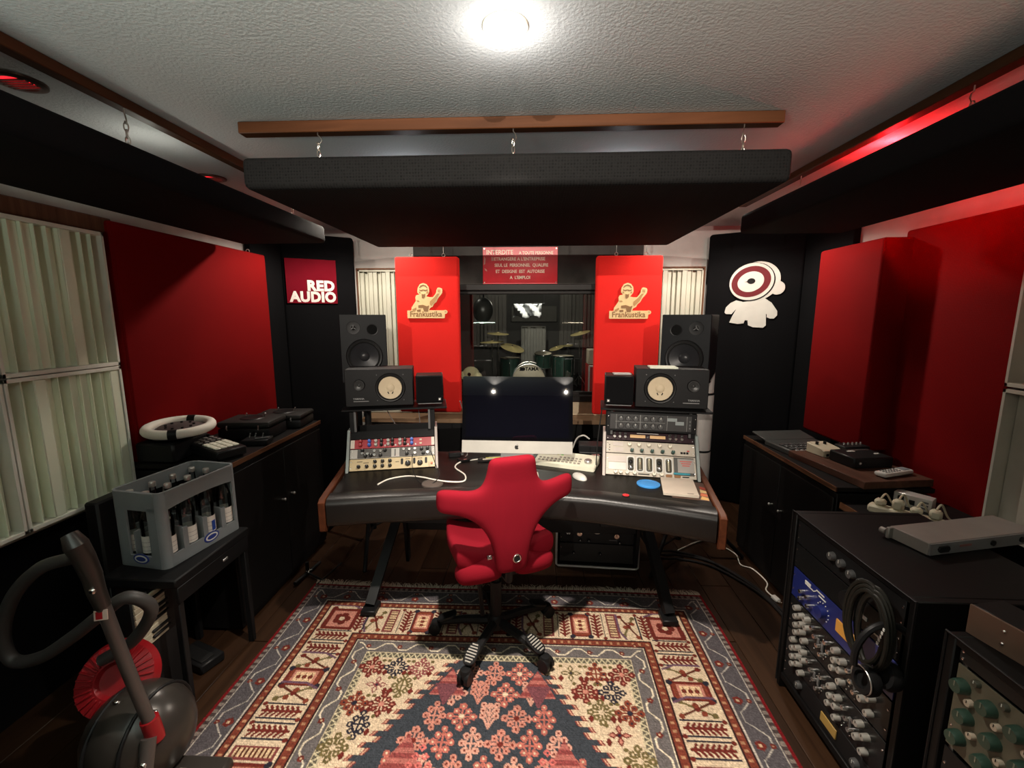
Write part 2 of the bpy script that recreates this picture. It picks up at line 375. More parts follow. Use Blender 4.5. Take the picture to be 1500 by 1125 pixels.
# downlights
GLOWW=mat('lamp_glow_warm',(1,.9,.7),.4,emit=((1,.78,.48),28))
GLOWR=mat('lamp_glow_red',(1,.05,.05),.4,emit=((1,.02,.03),1.6))
def downlight(x,y,label,m,ring,r=.05):
    t=thing('downlight',label,'lamp',(x,y,ZC),0,'recessed ceiling lamps')
    MB().lathe([(r*.72,-.001),(r*.80,-.009),(r,-.010),(r*1.18,-.006),(r*1.2,.0)],ring,None,32).build('trim_ring',t)
    MB().lathe([(0,-.004),(r*.5,-.005),(r*.78,-.003)],m,None,24).build('lamp_face',t)
    return t
RINGW=mat('white_lamp_ring',(.8,.74,.62),.35); RINGD=mat('bronze_lamp_ring',(.10,.07,.055),.3,.6)
d0=downlight(*LAMPS[0],'lit white round downlight in the ceiling near the top edge',GLOWW,RINGW,.052)
MB().lathe([(.040,-.006),(.036,-.018),(.022,-.028),(0,-.031)],GLOWW,None,24).build('frosted_dome',d0)
downlight(*LAMPS[1],'lit round downlight in the ceiling above the red square sign',GLOWW,RINGW,.052)
downlight(*LAMPS[4],'lit round downlight in the ceiling above the white figure emblem',GLOWW,RINGW,.052)
downlight(-.06,3.2,'added round downlight in the ceiling, put in to brighten the red lettered sign',GLOWW,RINGW,.052)
downlight(*LAMPS[2],'lit round spot behind the viewer on the left',GLOWW,RINGW,.022)
downlight(*LAMPS[3],'lit round spot behind the viewer on the right',GLOWW,RINGW,.022)
for (x,y),w in (((-1.71,1.51),'nearer red-lit round lamp in the ceiling above the left wall absorber'),((-1.81,2.53),'farther red-lit round lamp in the ceiling above the left wall absorber')):
    t=downlight(x,y,w,GLOWR,RINGD,.062)
    sl=MB().box((0,0,0),(.10,.006,.004),RINGD).mesh('louvre')
    share('louvre',sl,t,[((0,q*.014,-.010),) for q in (-2,-1,0,1,2)])
rb=thing('red_bulb','small red bulb standing on top of the right wall absorber','lamp',(1.58,2.16,2.176))
MB().cyl((0,0,0),(0,0,.075),.012,WHITE).build('socket',rb); MB().sph((0,0,.095),.022,GLOWR).build('bulb',rb)

# ------------------------------------------------------------------ red wall panels
def redpanel(label,c,d,rz=0,hooks=(),grp='red fabric wall panels',m=None):
    t=thing('wall_panel',label,'acoustic panel',c,rz,grp)
    MB().box((0,0,d[2]/2),d,m or SHADERED,.016,seg=3).build('fabric_body',t)
    for h in hooks:
        MB().torus((h[0],h[1],d[2]+.016),.012,.0028,GALV,'y',16,6).cyl((h[0],h[1],d[2]-.004),(h[0],h[1],d[2]+.006),.004,GALV).build('hanging_eye',t)
        if len(h)>2: MB().cyl((h[0],h[1],d[2]+.028),(h[0],h[1],d[2]+h[2]),.0022,GALV,seg=6).build('hanging_wire',t)
    return t
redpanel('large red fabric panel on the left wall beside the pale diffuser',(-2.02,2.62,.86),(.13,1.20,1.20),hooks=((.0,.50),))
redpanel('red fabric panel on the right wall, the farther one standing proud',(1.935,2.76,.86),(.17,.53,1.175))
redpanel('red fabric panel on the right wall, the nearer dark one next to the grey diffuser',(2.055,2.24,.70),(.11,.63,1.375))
PLQ=mat('light_plywood',(.62,.43,.20),.5,noise=(30,.15)); PLQD=mat('engraved_brown',(.19,.09,.025),.6,noise=(40,.2)); PLQM=mat('mid_brown_relief',(.34,.18,.06),.55)
def emblem(label,loc,s):
    t=thing('wooden_emblem',label,'emblem',loc,0,'pale wooden emblems on the red panels')
    def q(P): return [((x-610)*s,(980-y)*s) for x,y in P]
    out=[(180,815),(190,805),(275,805),(285,735),(350,640),(385,590),(375,510),(395,465),(440,450),(475,452),(430,405),(428,350),(440,290),(490,215),(565,190),(640,215),(690,280),(700,350),(698,395),(670,440),(630,490),(700,505),(780,505),(830,450),(860,400),(862,355),(890,300),(920,290),(990,310),(1003,345),(995,410),(960,460),(900,530),(860,610),(800,660),(770,720),(710,750),(685,800),(1020,802),(1060,793),(1098,808),(1110,840),(1090,875),(1050,887),(1042,970),(1030,980),(190,980),(180,970)]
    MB().prism(q(out),-.012,0,PLQ).build('backing_plate',t)
    rel=[[(470,300),(500,248),(565,225),(630,248),(662,300),(640,300),(615,270),(565,255),(515,270),(490,300)],
         [(470,325),(500,345),(565,335),(630,345),(665,325),(655,362),(600,372),(565,352),(530,372),(475,360)],
         [(455,375),(490,385),(500,420),(470,415)],[(678,375),(640,385),(632,420),(664,415)],
         [(525,430),(565,445),(605,430),(600,500),(560,540),(528,520)],
         [(745,570),(800,525),(880,430),(935,420),(890,495),(845,590),(790,645),(730,700),(705,660),(712,600)],
         [(300,780),(390,735),(395,770),(340,825),(305,815)],[(440,690),(540,675),(640,710),(690,690),(655,830),(570,830),(545,745),(440,745)],
         [(400,580),(450,575),(470,600),(415,605)],[(405,790),(490,780),(490,830),(410,830)]]
    for i,P in enumerate(rel): MB().prism(q(P),-.0145,-.011,PLQD if i in(0,1,4,7,9) else PLQM).build('relief_piece',t)
    for P in ([(900,330),(915,325),(920,395),(900,395)],[(935,330),(950,330),(950,400),(935,400)]): MB().prism(q(P),-.0140,-.011,PLQM).build('relief_piece',t)
    lettering('Frankustika',t,PLQD,(0,-.0126,(980-892)*s),172*s,bold=4.5*s,xs=.90,space=1.04)
    lettering('®',t,PLQD,(454*s,-.0126,(980-838)*s),60*s)
    return t
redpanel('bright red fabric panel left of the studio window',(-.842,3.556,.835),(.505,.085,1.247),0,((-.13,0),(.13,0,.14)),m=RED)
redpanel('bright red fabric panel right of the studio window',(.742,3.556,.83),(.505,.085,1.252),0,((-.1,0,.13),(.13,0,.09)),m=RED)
emblem('pale wooden figure emblem with raised fist on the left red panel',(-.852,3.512,1.605),.000347)
emblem('pale wooden figure emblem with raised fist on the right red panel',(.742,3.512,1.601),.000347)
# red lettered warning sign above the window
SIGNR=mat('red_enamel',(.60,.016,.028),.35,noise=(12,.2)); SIGNW=mat('sign_cream_ink',(.92,.78,.62),.5)
sg=thing('warning_sign','red enamel sign with five lines of cream lettering above the studio window','sign',(-.116,3.93,1.90)); sg.scale=(1.075,)*3
bx('sign_plate',sg,SIGNR,(0,0,.145),(.604,.006,.29),.001)
W_=[('INTERDITE',-.165,.248,.050,1.05),('A TOUTE PERSONNE',.128,.243,.034,1.0),('ETRANGERE A L\'ENTREPRISE',-.005,.196,.035,1.08),('SEUL LE  PERSONNEL  QUALIFIE',.01,.147,.035,1.02),('ET  DESIGNE  EST  AUTORISE',-.0,.098,.035,1.02),('A  L\'EMPLOI',.0,.050,.035,1.05)]
for s,x,z,h,xs in W_: lettering(s,sg,SIGNW,(x,-.0036,z),h,bold=.0009,xs=xs*.86)
for P in ([(-.292,.22),(-.28,.20),(-.283,.16),(-.296,.15)],[(-.290,.125),(-.272,.115),(-.268,.10),(-.282,.106)],[(-.235,.215),(-.215,.212),(-.212,.185),(-.232,.182)]):
    MB().prism(P,-.0034,-.003,mat('worn_enamel_patch',(.62,.34,.28),.6)).build('chipped_patch',sg)
for x in (-.29,.29):
    for z in (.012,.278): MB().cyl((x,-.003,z),(x,-.0065,z),.005,GALV,seg=10).build('screw',sg)
# red square sign on the left corner absorber
ang=math.atan2(.282,.47); ux,uy=math.cos(ang),math.sin(ang)
def onL(s,off=0): return (-1.57-ux*s+uy*off,3.902-uy*s-ux*off)
px,py=onL(.355,.002)
rs=thing('square_sign','dark red square sign with bold white two-line lettering on the left black corner absorber','sign',(px,py,1.7275),ang); rs.scale=(1.075,)*3
MAROON=mat('maroon_board',(.15,.0045,.012),.85,spec=.05); PW=mat('white_letter_paint',(.72,.68,.62),.5)
bx('sign_board',rs,MAROON,(0,-.006,.17),(.365,.012,.34),.001)
lettering('RED',rs,PW,(.164,-.0126,.134),.106,bold=.0056,xs=.98,align='RIGHT',space=1.07)
lettering('AUDIO',rs,PW,(.171,-.0126,.047),.106,bold=.0056,xs=.93,align='RIGHT',space=1.07)
# white round-headed emblem on the right corner absorber
angR=math.atan2(-.342,.567); vx,vy=math.cos(angR),math.sin(angR)
fx=.36; ex,ey=1.473+vx*fx+vy*.002,3.902+vy*fx-vx*.002
em=thing('round_head_emblem','white cut-out figure with a red ring for a head on the right black corner absorber','emblem',(ex,ey,1.529),angR); em.scale=(1.075,)*3
EMW=mat('white_felt',(.55,.54,.49),.8); EMR=mat('dark_red_felt',(.11,.002,.006),.8); EMB=mat('black_felt',(.01,.01,.01),.8)
s=.00052; qz=lambda P:[((x-450)*s,(1035-y)*s) for x,y in P]
body=[(235,640),(330,665),(480,640),(600,615),(690,680),(770,800),(772,860),(735,905),(690,905),(645,885),(645,850),(632,830),(645,1000),(610,1035),(480,1030),(415,1000),(405,930),(368,930),(355,975),(280,985),(165,965),(190,890),(245,765),(185,840),(110,840),(90,815),(105,740),(165,675)]
MB().prism(qz(body),-.010,0,EMW).build('body_plate',em)
MB().prism(qz(ell(95,95,24,745,475)),-.010,0,EMW).build('side_knob',em)
MB().prism(qz(ell(300,272,40,480,375,-.35)),-.011,0,EMW).build('head_rim',em)
MB().prism(qz(ell(296,268,40,422,382,-.35)),-.0135,-.010,EMB).build('head_outline',em)
MB().prism(qz(ell(288,258,40,415,378,-.35)),-.0155,-.010,EMW).build('head_plate',em)
MB().prism(qz(ell(255,214,40,410,378,-.35)),-.0175,-.010,EMR).build('ring',em)
MB().prism(qz(ell(172,140,36,408,380,-.35)),-.0195,-.010,EMW).build('ring_centre',em)
MB().prism(qz([(330,382)]+ell(52,40,20,415,372)[10:]+ell(52,40,20,415,372)[:10]),-.0215,-.018,EMB).build('pupil',em)

# ------------------------------------------------------------------ diffusers
def diffuser(label,loc,rz,w,h,n,d=.12,fm=SAGEF,sm=SAGE,seed=0,outer=None,mid=True,grp=None):
    """local: x width, -y front"""
    rr=random.Random(seed); t=thing('slat_diffuser',label,'diffuser',loc,rz,grp or 'slatted diffusers')
    f=MB()
    for c,dd in (((0,-d/2,.008),(w,d,.016)),((0,-d/2,h-.008),(w,d,.016)),((-w/2+.006,-d/2,h/2),(.012,d,h)),((w/2-.006,-d/2,h/2),(.012,d,h)),((0,-.004,h/2),(w,.008,h))): f.box(c,dd,fm,.001)
    f.build('frame',t)
    sw=(w-.024)/n; seq=[0,.25,1,.55,.1,.75,.75,.1,.55,1,.25]
    sm_={}
    for i in range(n):
        q=(.45+.55*seq[(i*1+seed*3)%11])*(d-.012)
        if q not in sm_: sm_[q]=MB().box((0,-q/2,0),(sw-.004,q,h-.034),sm,.002).mesh('slat')
        mkobj('slat',sm_[q],t,(-w/2+.012+sw*(i+.5),-.008,h/2))
        if i: pass
    fin=MB().box((0,-d*.45,0),(.003,d*.88,h-.034),sm).mesh('fin')
    for i in range(1,n): mkobj('fin',fin,t,(-w/2+.012+sw*i,-.008,h/2))
    if outer:
        g=MB(); b=.014
        for c,dd in (((0,-d/2-.004,h+b/2),(w+2*b,d+.008,b)),((-w/2-b/2,-d/2-.004,h/2),(b,d+.008,h)),((w/2+b/2,-d/2-.004,h/2),(b,d+.008,h))): g.box(c,dd,outer,.002)
        g.build('outer_frame',t)
    return t
n_=0
for zi,(z,h) in enumerate(((.785,.603),(1.392,.603))):
    for yi,(y,w,nn) in enumerate(((1.745,.47,10),(1.27,.47,10),(.795,.47,10))):
        lab='pale sage slatted diffuser on the left wall, %s row, %s'%(('lower','upper')[zi],('next to the red panel','second from the red panel','third from the red panel')[yi])
        diffuser(lab,(-2.075,y,z),R(90),w,h,nn,.125,seed=yi+zi,grp='sage diffusers on the left wall'); n_+=1
tag(MB().box((-2.03,1.20,2.035),(.10,1.72,.07),FRAMEW,.004).build('diffuser_rail'),'dark brown rail above the sage diffusers on the left wall','rail')
tag(MB().box((-2.035,2.0,1.39),(.10,.03,1.22),SAGEF,.003).build('diffuser_end_board'),'narrow grey-white end board between sage diffusers and red panel','board')
tag(MB().box((-2.045,1.2,.768),(.09,1.62,.028),SAGEF,.003).build('diffuser_shelf'),'narrow pale ledge under the sage diffusers on the left wall','ledge')
DG=mat('greyed_white_lacquer',(.40,.37,.31),.55)
for zi,z in enumerate((.70,1.33)):
    diffuser('wide-slatted grey diffuser at the right edge of the picture, %s one'%('lower','upper')[zi],(2.11,1.56,z),R(-90),.72,.62,6,.13,fm=DG,sm=DG,seed=4+zi,grp='grey diffusers on the right wall')
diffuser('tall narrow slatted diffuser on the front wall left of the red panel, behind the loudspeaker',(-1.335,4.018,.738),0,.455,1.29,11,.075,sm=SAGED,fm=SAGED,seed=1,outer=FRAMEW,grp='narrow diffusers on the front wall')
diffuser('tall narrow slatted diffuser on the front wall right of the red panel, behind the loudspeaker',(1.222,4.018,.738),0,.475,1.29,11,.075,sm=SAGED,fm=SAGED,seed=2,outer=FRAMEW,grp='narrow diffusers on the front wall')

# ------------------------------------------------------------------ RUG
def srgb(a):
    a=np.asarray(a,float)/255; return np.where(a<=.04045,a/12.92,((a+.055)/1.055)**2.4)
HW,RES=1.155,.004
NU=int(2*HW/RES)+1; NV=400
U=np.linspace(-HW,HW,NU); Vv=np.arange(NV)*RES
uu,vv=np.meshgrid(U,Vv)
img=np.zeros((NV,NU,3)); CREAMC=(206,184,156); DRED=(104,42,36); RUST=(126,62,46); PINK=(190,128,112); SLATE=(58,62,68); NAVY=(44,42,52); OLIVE=(104,92,58); GREY=(88,82,82); LGREY=(176,168,158); MAUVE=(134,72,72); BROWN=(88,44,32)
def win_(u,v,r):
    i0=max(int((v-r)/RES),0); i1=min(int((v+r)/RES)+2,NV); j0=max(int((u-r+HW)/RES),0); j1=min(int((u+r+HW)/RES)+2,NU)
    return slice(i0,i1),slice(j0,j1)
def disk(u,v,r,c,k=None):
    w=win_(u,v,r); m=(uu[w]-u)**2+(vv[w]-v)**2<r*r
    if k is not None: m&=(uu[w]-u)**2+(vv[w]-v)**2>k*k
    img[w][m]=c
def seg_(u0,v0,u1,v1,wd,c):
    r=max(abs(u1-u0),abs(v1-v0))/2+wd+.006; w=win_((u0+u1)/2,(v0+v1)/2,r)
    du,dv=u1-u0,v1-v0; L2=du*du+dv*dv+1e-12
    t=np.clip(((uu[w]-u0)*du+(vv[w]-v0)*dv)/L2,0,1)
    m=(uu[w]-u0-t*du)**2+(vv[w]-v0-t*dv)**2<wd*wd; img[w][m]=c
def dia(u,v,a,b,c,k=None):
    w=win_(u,v,max(a,b)); q=abs(uu[w]-u)/a+abs(vv[w]-v)/b; m=q<1
    if k is not None: m&=q>k
    img[w][m]=c
def rect(u0,u1,v0,v1,c):
    w=win_((u0+u1)/2,(v0+v1)/2,max(u1-u0,v1-v0)/2); m=(uu[w]>u0)&(uu[w]<u1)&(vv[w]>v0)&(vv[w]<v1); img[w][m]=c
def rosette(u,v,r,c,c2):
    for k in range(5): disk(u+.6*r*math.cos(k*1.257),v+.6*r*math.sin(k*1.257),r*.46,c)
    disk(u,v,r*.32,c2)
def cluster(u,v,s,c,c2,typ):
    if typ==0:
        for a in (0,1,2,3):
            x,y=math.cos(a*PI/2)*s,math.sin(a*PI/2)*s; seg_(u,v,u+x,v+y,.005,c); rosette(u+x,v+y,.0165,c,c2)
        for a in (0,1,2,3):
            x,y=math.cos(a*PI/2+.785)*s*.72,math.sin(a*PI/2+.785)*s*.72; seg_(u,v,u+x,v+y,.004,c); rosette(u+x,v+y,.0145,c,c2)
        disk(u,v,.012,c2)
    elif typ==1:
        dia(u,v,s*.62,s*1.05,c,.72); seg_(u-s*.5,v,u+s*.5,v,.004,c); seg_(u,v-s,u,v+s,.004,c)
        for a,b in ((0,1.15),(0,-1.15),(.75,0),(-.75,0),(.45,.62),(-.45,.62),(.45,-.62),(-.45,-.62)): disk(u+a*s,v+b*s,.0135,c); disk(u+a*s,v+b*s,.005,c2)
    elif typ==2:
        seg_(u,v-s*1.05,u,v+s*1.05,.005,c)
        for k in (-1,0,1):
            for q in (-1,1):
                seg_(u,v+k*s*.55+.02,u+q*s*.55,v+k*s*.55-.028,.0042,c); disk(u+q*s*.6,v+k*s*.55-.032,.0135,c); disk(u+q*s*.6,v+k*s*.55-.032,.005,c2)
        disk(u,v-s*1.1,.015,c)
    else:
        for a in range(4):
            x,y=math.cos(a*PI/2)*s*.55,math.sin(a*PI/2)*s*.55
            dia(u+x,v+y,s*(.52 if a%2==0 else .3),s*(.52 if a%2 else .3),c); dia(u+x,v+y,s*(.34 if a%2==0 else .14),s*(.34 if a%2 else .14),c2)
        dia(u,v,s*.35,s*.35,c); dia(u,v,s*.16,s*.16,NAVY)
E_=np.minimum(HW-abs(uu),vv); side=(HW-abs(uu))<vv; along=np.where(side,vv,uu)
def fill(m,c): img[m]=c
img[:]=CREAMC
tri=lambda x,p: abs(((x/p)%1)-.5)*2
fill(E_<.016,(112,24,28)); fill((E_>=.016)&(E_<.036),(70,58,56)); fill((E_>=.016)&(E_<.036)&(((along*60).astype(int))%2==0),(128,116,108))
g=(E_>=.036)&(E_<.150); fill(g,(84,79,82)); 
tz=.062+.062*np.clip(tri(along,.20)*1.7-.35,0,1); fill(g&(abs(E_-tz)<.0038),(176,168,158)); fill(g&((abs(E_-.040)<.003)|(abs(E_-.147)<.003)),(182,172,160))
def guardflowers(d0,p,r):
    t=-HW+.05
    while t<HW:
        if HW-abs(t)>d0: rosette(t,d0,r,DRED,(190,160,130))
        t+=p
    t=.12
    while t<1.6:
        for q in (-1,1): rosette(q*(HW-d0),t,r,DRED,(190,160,130))
        t+=p
guardflowers(.112,.20,.020); guardflowers(.065,.20,.011)
def stripe(a,b):
    m=(E_>=a)&(E_<b); fill(m,(118,58,44)); fill((abs(E_-a)<.0042)|(abs(E_-b)<.0042),(52,32,32))
    t=np.round(along/.035)*.035; mm=m&(abs(along-t)<.006)&(abs(E_-(a+b)/2)<.007); fill(mm,(172,128,96))
stripe(.155,.192); stripe(.398,.438)
fill((E_>=.196)&(E_<.394),CREAMC)
# main border motifs drawn in border frames: top border (v across) and both sides
def mrect(f,a0,a1,d0,d1,c):
    for p in f: 
        if p=='t': rect(a0,a1,d0,d1,c)
        else: s_=-1 if p=='l' else 1; e0,e1=s_*(HW-d0),s_*(HW-d1); rect(min(e0,e1),max(e0,e1),a0,a1,c)
def mpt(p,a,d):
    return (a,d) if p=='t' else ((-1 if p=='l' else 1)*(HW-d),a)
def mseg(f,a0,d0,a1,d1,w,c):
    for p in f: x=mpt(p,a0,d0); y=mpt(p,a1,d1); seg_(x[0],x[1],y[0],y[1],w,c)
def mdisk(f,a,d,r,c):
    for p in f: x=mpt(p,a,d); disk(x[0],x[1],r,c)
def mcell(f,a,typ):
    if typ==0:   # cartouche
        mrect(f,a-.050,a+.050,.212,.380,DRED); mrect(f,a-.040,a+.040,.222,.370,RUST); mrect(f,a-.036,a+.036,.240,.352,PINK); mrect(f,a-.028,a+.028,.252,.340,(222,188,150))
        for q in (.268,.296,.324): mdisk(f,a,q,.011,DRED); mseg(f,a-.02,q,a+.02,q,.003,RUST)
        for q in (-.046,.046):
            for w_ in (.215,.377): mdisk(f,a+q,w_,.014,NAVY)
    elif typ==1: # leaf comb
        mseg(f,a-.034,.208,a-.034,.384,.0035,NAVY); mseg(f,a+.034,.208,a+.034,.384,.0035,NAVY)
        mseg(f,a,.215,a,.378,.006,DRED)
        for q in np.arange(.225,.372,.022): mseg(f,a,q+.012,a-.022,q-.004,.0055,DRED); mseg(f,a,q+.012,a+.022,q-.004,.0055,DRED)
        mdisk(f,a-.034,.208,.010,DRED); mdisk(f,a+.034,.384,.010,DRED)
    elif typ==2: # scroll flower
        mseg(f,a-.035,.225,a+.035,.370,.005,BROWN); mseg(f,a-.035,.360,a+.03,.235,.005,OLIVE)
        for x,y,c in ((-.035,.225,DRED),(.035,.370,RUST),(-.035,.36,OLIVE),(.03,.235,OLIVE),(0,.296,DRED),(-.018,.30,RUST),(.022,.275,RUST)): mdisk(f,a+x,y,.013,c)
        mseg(f,a-.055,.21,a-.055,.33,.006,(104,76,92)); mseg(f,a-.055,.33,a-.03,.385,.006,(104,76,92))
    else:        # mauve bar and comb
        mrect(f,a-.028,a+.028,.208,.384,(120,62,60)); mrect(f,a-.018,a+.018,.220,.372,(204,176,140))
        for q in np.arange(.228,.370,.018): mrect(f,a-.018,a+.018,q,q+.008,BROWN)
seq=[0,1,2,3,1,0,1,3,2,1]
for k,a in enumerate(np.arange(0,.77,.084)):
    ty=seq[k%10]
    mcell('t',a,ty); 
    if a>0: mcell('t',-a,ty)
for k,a in enumerate(np.arange(.245,1.62,.088)): mcell('lr',a,seq[(k*3)%10] if k else 2)
for q in (-1,1):   # corner squares
    c=q*(HW-.295); rect(c-.085,c+.085,.212,.378,DRED); rect(c-.062,c+.062,.232,.358,PINK); rosette(c,.295,.045,DRED,CREAMC)
g=(E_>=.442)&(E_<.520); fill(g,(102,96,95)); tz=.462+.040*np.clip(tri(along,.155)*1.8-.4,0,1); fill(g&(abs(E_-tz)<.0045),(214,200,176)); fill(abs(E_-.444)<.003,(214,200,176))
guardflowers(.482,.155,.013)
g=(E_>=.520)&(E_<.552); fill(g,(92,86,74)); fill(g&(abs(E_-.536-.010*np.sin(along*2*PI/.028))<.0055),(196,184,152)); fill((abs(E_-.521)<.003)|(abs(E_-.551)<.003),(196,180,150))
# field
F=E_>=.554; FW=HW-.554
cu0=.055
yy=2.40-vv; medw=.20+.585*(1.845-yy)+.018*np.sign(np.sin((yy)*2*PI/.05)); med=F&(abs(uu+.0-cu0*0)<medw)
fill(F,CREAMC)
cols=[(DRED,PINK),(NAVY,CREAMC),(MAUVE,CREAMC),(OLIVE,CREAMC),(RUST,NAVY)]
for r_,v in enumerate(np.arange(.61,1.6,.098)):
    for c_,u in enumerate(np.arange(-.575,.58,.115)):
        u2=u+(.0575 if r_%2 else 0)
        if abs(u2)>FW-.02: continue
        y=2.40-v
        if abs(u2)>.20+.585*(1.845-y)+.045:
            a,b=cols[(r_*2+c_)%5]; cluster(u2,v,.046,a,b,[0,3,0,1,0][(r_+c_*2)%5])
        for dx in (-.07,.07):
            if abs(u2+dx)<FW-.03 and abs(u2+dx)>.2+.585*(1.845-y)+.05: dia(u2+dx,v+.03,.014,.020,DRED); disk(u2+dx,v-.04,.009,OLIVE)
edge=F&(abs(abs(uu)-medw)<.009); 
fill(med,SLATE); fill(edge,(126,58,54)); fill(F&(abs(abs(uu)-medw)<.003),(196,150,126))
cl2=[(PINK,DRED),((176,102,90),CREAMC),((200,148,130),DRED)]
for r_,v in enumerate(np.arange(.625,1.6,.112)):
    for c_ in range(-4,5):
        u2=c_*.112+(.056 if r_%2 else 0); y=2.40-v
        if abs(u2)<.20+.585*(1.845-y)-.06:
            a,b=cl2[(r_+c_)%3]; cluster(u2,v,.047,a,b,[1,0,2,0,1][(r_+abs(c_))%5])
for q in (-1,1):
    for (u0,v0,sz) in ((.195,.60,.075),(.30,.93,.10)):
        for k in range(int(sz*2/RES)):
            hw=k*RES*.55; rect(q*u0-hw,q*u0+hw,v0+k*RES,v0+(k+1.6)*RES,(168,100,92) if (k//5)%2 else (134,66,64))
    for k in range(18): rect(q*.20-.055+k*.003,q*.20+.055-k*.003,.69+k*.006,.697+k*.006,(112,66,72))
# rows where a lattice of little diamonds fills the lower medallion
for i in range(7):
    for j in range(7-i):
        for q in (-1,1): dia(q*.235+(j-(6-i)/2)*.036,1.16-i*.034+.03,.015,.015,(196,104,98),.35)
img=np.clip(img*(1+.10*rng.randn(NV,NU,1))*(1+.05*np.sin(vv*900)[:,:,None]),0,255)
lin=srgb(img)*.82
ext=np.arange(1,46)*.04
rowsV=np.concatenate([Vv,Vv[-1]+ext]); linx=np.concatenate([lin,lin[::-1][(np.arange(1,46)*10)%NV]])
NR=len(rowsV)
UU,VV=np.meshgrid(U,rowsV); co=np.zeros((NR,NU,3)); co[:,:,0]=-.165+UU; co[:,:,1]=2.40-VV
wav=.0012*np.sin(VV*5+1.3*np.sin(UU*3))*np.sin(UU*4+.6)+.004*np.exp(-((VV-.2-.02*np.sin(UU*5))/.05)**2)*(.5+.5*np.sin(UU*2.3))
co[:,:,2]=.0085+wav+.0006*rng.randn(NR,NU)
co[:,:,1]+=.010*np.sin(UU*3.1)*np.exp(-VV*2); co[:,:,0]+=.006*np.sin(VV*4.2)
nv=NR*NU; idx=np.arange(nv).reshape(NR,NU)
fa=np.stack([idx[:-1,:-1],idx[1:,:-1],idx[1:,1:],idx[:-1,1:]],-1).reshape(-1,4)
me=bpy.data.meshes.new('rug'); me.vertices.add(nv); me.vertices.foreach_set('co',co.ravel())
me.loops.add(fa.size); me.loops.foreach_set('vertex_index',fa.ravel().astype(np.int32)); me.polygons.add(len(fa)); me.polygons.foreach_set('loop_start',np.arange(len(fa),dtype=np.int32)*4)
me.update(calc_edges=True)
at_=me.color_attributes.new('dye','FLOAT_COLOR','POINT'); cc_=np.ones((nv,4),np.float32); cc_[:,:3]=linx.reshape(-1,3); at_.data.foreach_set('color',cc_.ravel())
RUGM=bpy.data.materials.new('knotted_wool'); RUGM.use_nodes=True; nt=RUGM.node_tree; b=nt.nodes['Principled BSDF']; b.inputs['Roughness'].default_value=.95; b.inputs['Specular IOR Level'].default_value=.1
va=nt.nodes.new('ShaderNodeVertexColor'); va.layer_name='dye'; nt.links.new(va.outputs[0],b.inputs['Base Color'])
tc=nt.nodes.new('ShaderNodeTexCoord'); tx=nt.nodes.new('ShaderNodeTexNoise'); tx.inputs['Scale'].default_value=420; nt.links.new(tc.outputs['Object'],tx.inputs['Vector'])
bp=nt.nodes.new('ShaderNodeBump'); bp.inputs['Strength'].default_value=.5; bp.inputs['Distance'].default_value=.003; nt.links.new(tx.outputs[0],bp.inputs['Height']); nt.links.new(bp.outputs[0],b.inputs['Normal'])
me.materials.append(RUGM)
rug=mkobj('patterned_rug',me); tag(rug,'red, cream and slate patterned oriental rug with fringe on the dark floor under the chair','rug')
fm=MB(); WOOL=mat('undyed_wool',(.42,.37,.29),.95)
for i in range(520):
    x=-1.31+i*2.30/520+random.uniform(-.002,.002); L=random.uniform(.03,.062); a=random.uniform(-.5,.5)+.5*math.sin(x*11)
    y0=2.398+.010*math.sin((x+.165)*3.1); p=[]
    for k in range(4):
        t=k/3; p.append((x+a*L*t*t,y0+L*t,.007+.007*math.sin(t*3)-.004*t))
    w_=.0024
    for k in range(3):
        q,r_=p[k],p[k+1]; fm.raw([(q[0]-w_,q[1],q[2]),(q[0]+w_,q[1],q[2]),(r_[0]+w_,r_[1],r_[2]),(r_[0]-w_,r_[1],r_[2])],[(0,1,2,3)],WOOL)
fo=fm.build('fringe',rug); fo['kind']='stuff'

# ------------------------------------------------------------------ DESK
XY=Matrix(((1,0,0,0),(0,0,1,0),(0,1,0,0),(0,0,0,1)))
front=[(-.985,1.945),(-.47,2.04),(-.06,2.077),(.33,2.035),(.822,1.87)]
def sweep(mb,prof,path,m):
    n=len(prof); vs=[];fs=[]
    for i,p in enumerate(path):
        a=Vector(path[max(i-1,0)]);b_=Vector(path[min(i+1,len(path)-1)]); d=(b_-a).normalized(); nx,ny=d.y,-d.x
        vs+=[(p[0]+nx*o,p[1]+ny*o,z) for o,z in prof]
    for i in range(len(path)-1):
        for k in range(n): fs.append((i*n+k,(i+1)*n+k,(i+1)*n+(k+1)%n,i*n+(k+1)%n))
    fs+=[tuple(range(n)),tuple(range((len(path)-1)*n,len(path)*n))[::-1]]
    V,Fc=mb.raw(vs,fs,m); bmesh.ops.recalc_face_normals(mb.bm,faces=Fc)
desk=thing('studio_desk','wide curved black leatherette studio desk with mahogany end cheeks under the computer','desk',(0,0,0))
inner=[(x,y+.10) for x,y in front]
MB().prism([(-1.0,2.03)]+inner[1:4]+[(.845,1.97),(.985,2.76),(-1.135,2.76)],.70,.741,LEATHER,XY).build('worktop',desk)
m_=MB(); sweep(m_,[(-.112,.70),(-.112,.742),(-.10,.747),(-.02,.748),(-.006,.742),(.004,.730),(.006,.716),(.004,.640),(-.004,.618),(-.022,.606),(-.05,.602),(-.112,.602)],[(front[0][0],front[0][1]),(-.74,1.997),(-.47,2.04),(-.26,2.066),(-.06,2.076),(.14,2.066),(.33,2.035),(.58,1.96),(front[4][0],front[4][1])],mat('glossy_black_leatherette',(.009,.008,.0075),.36,spec=.3,bump=(160,.12)))
m_.build('padded_front_edge',desk)
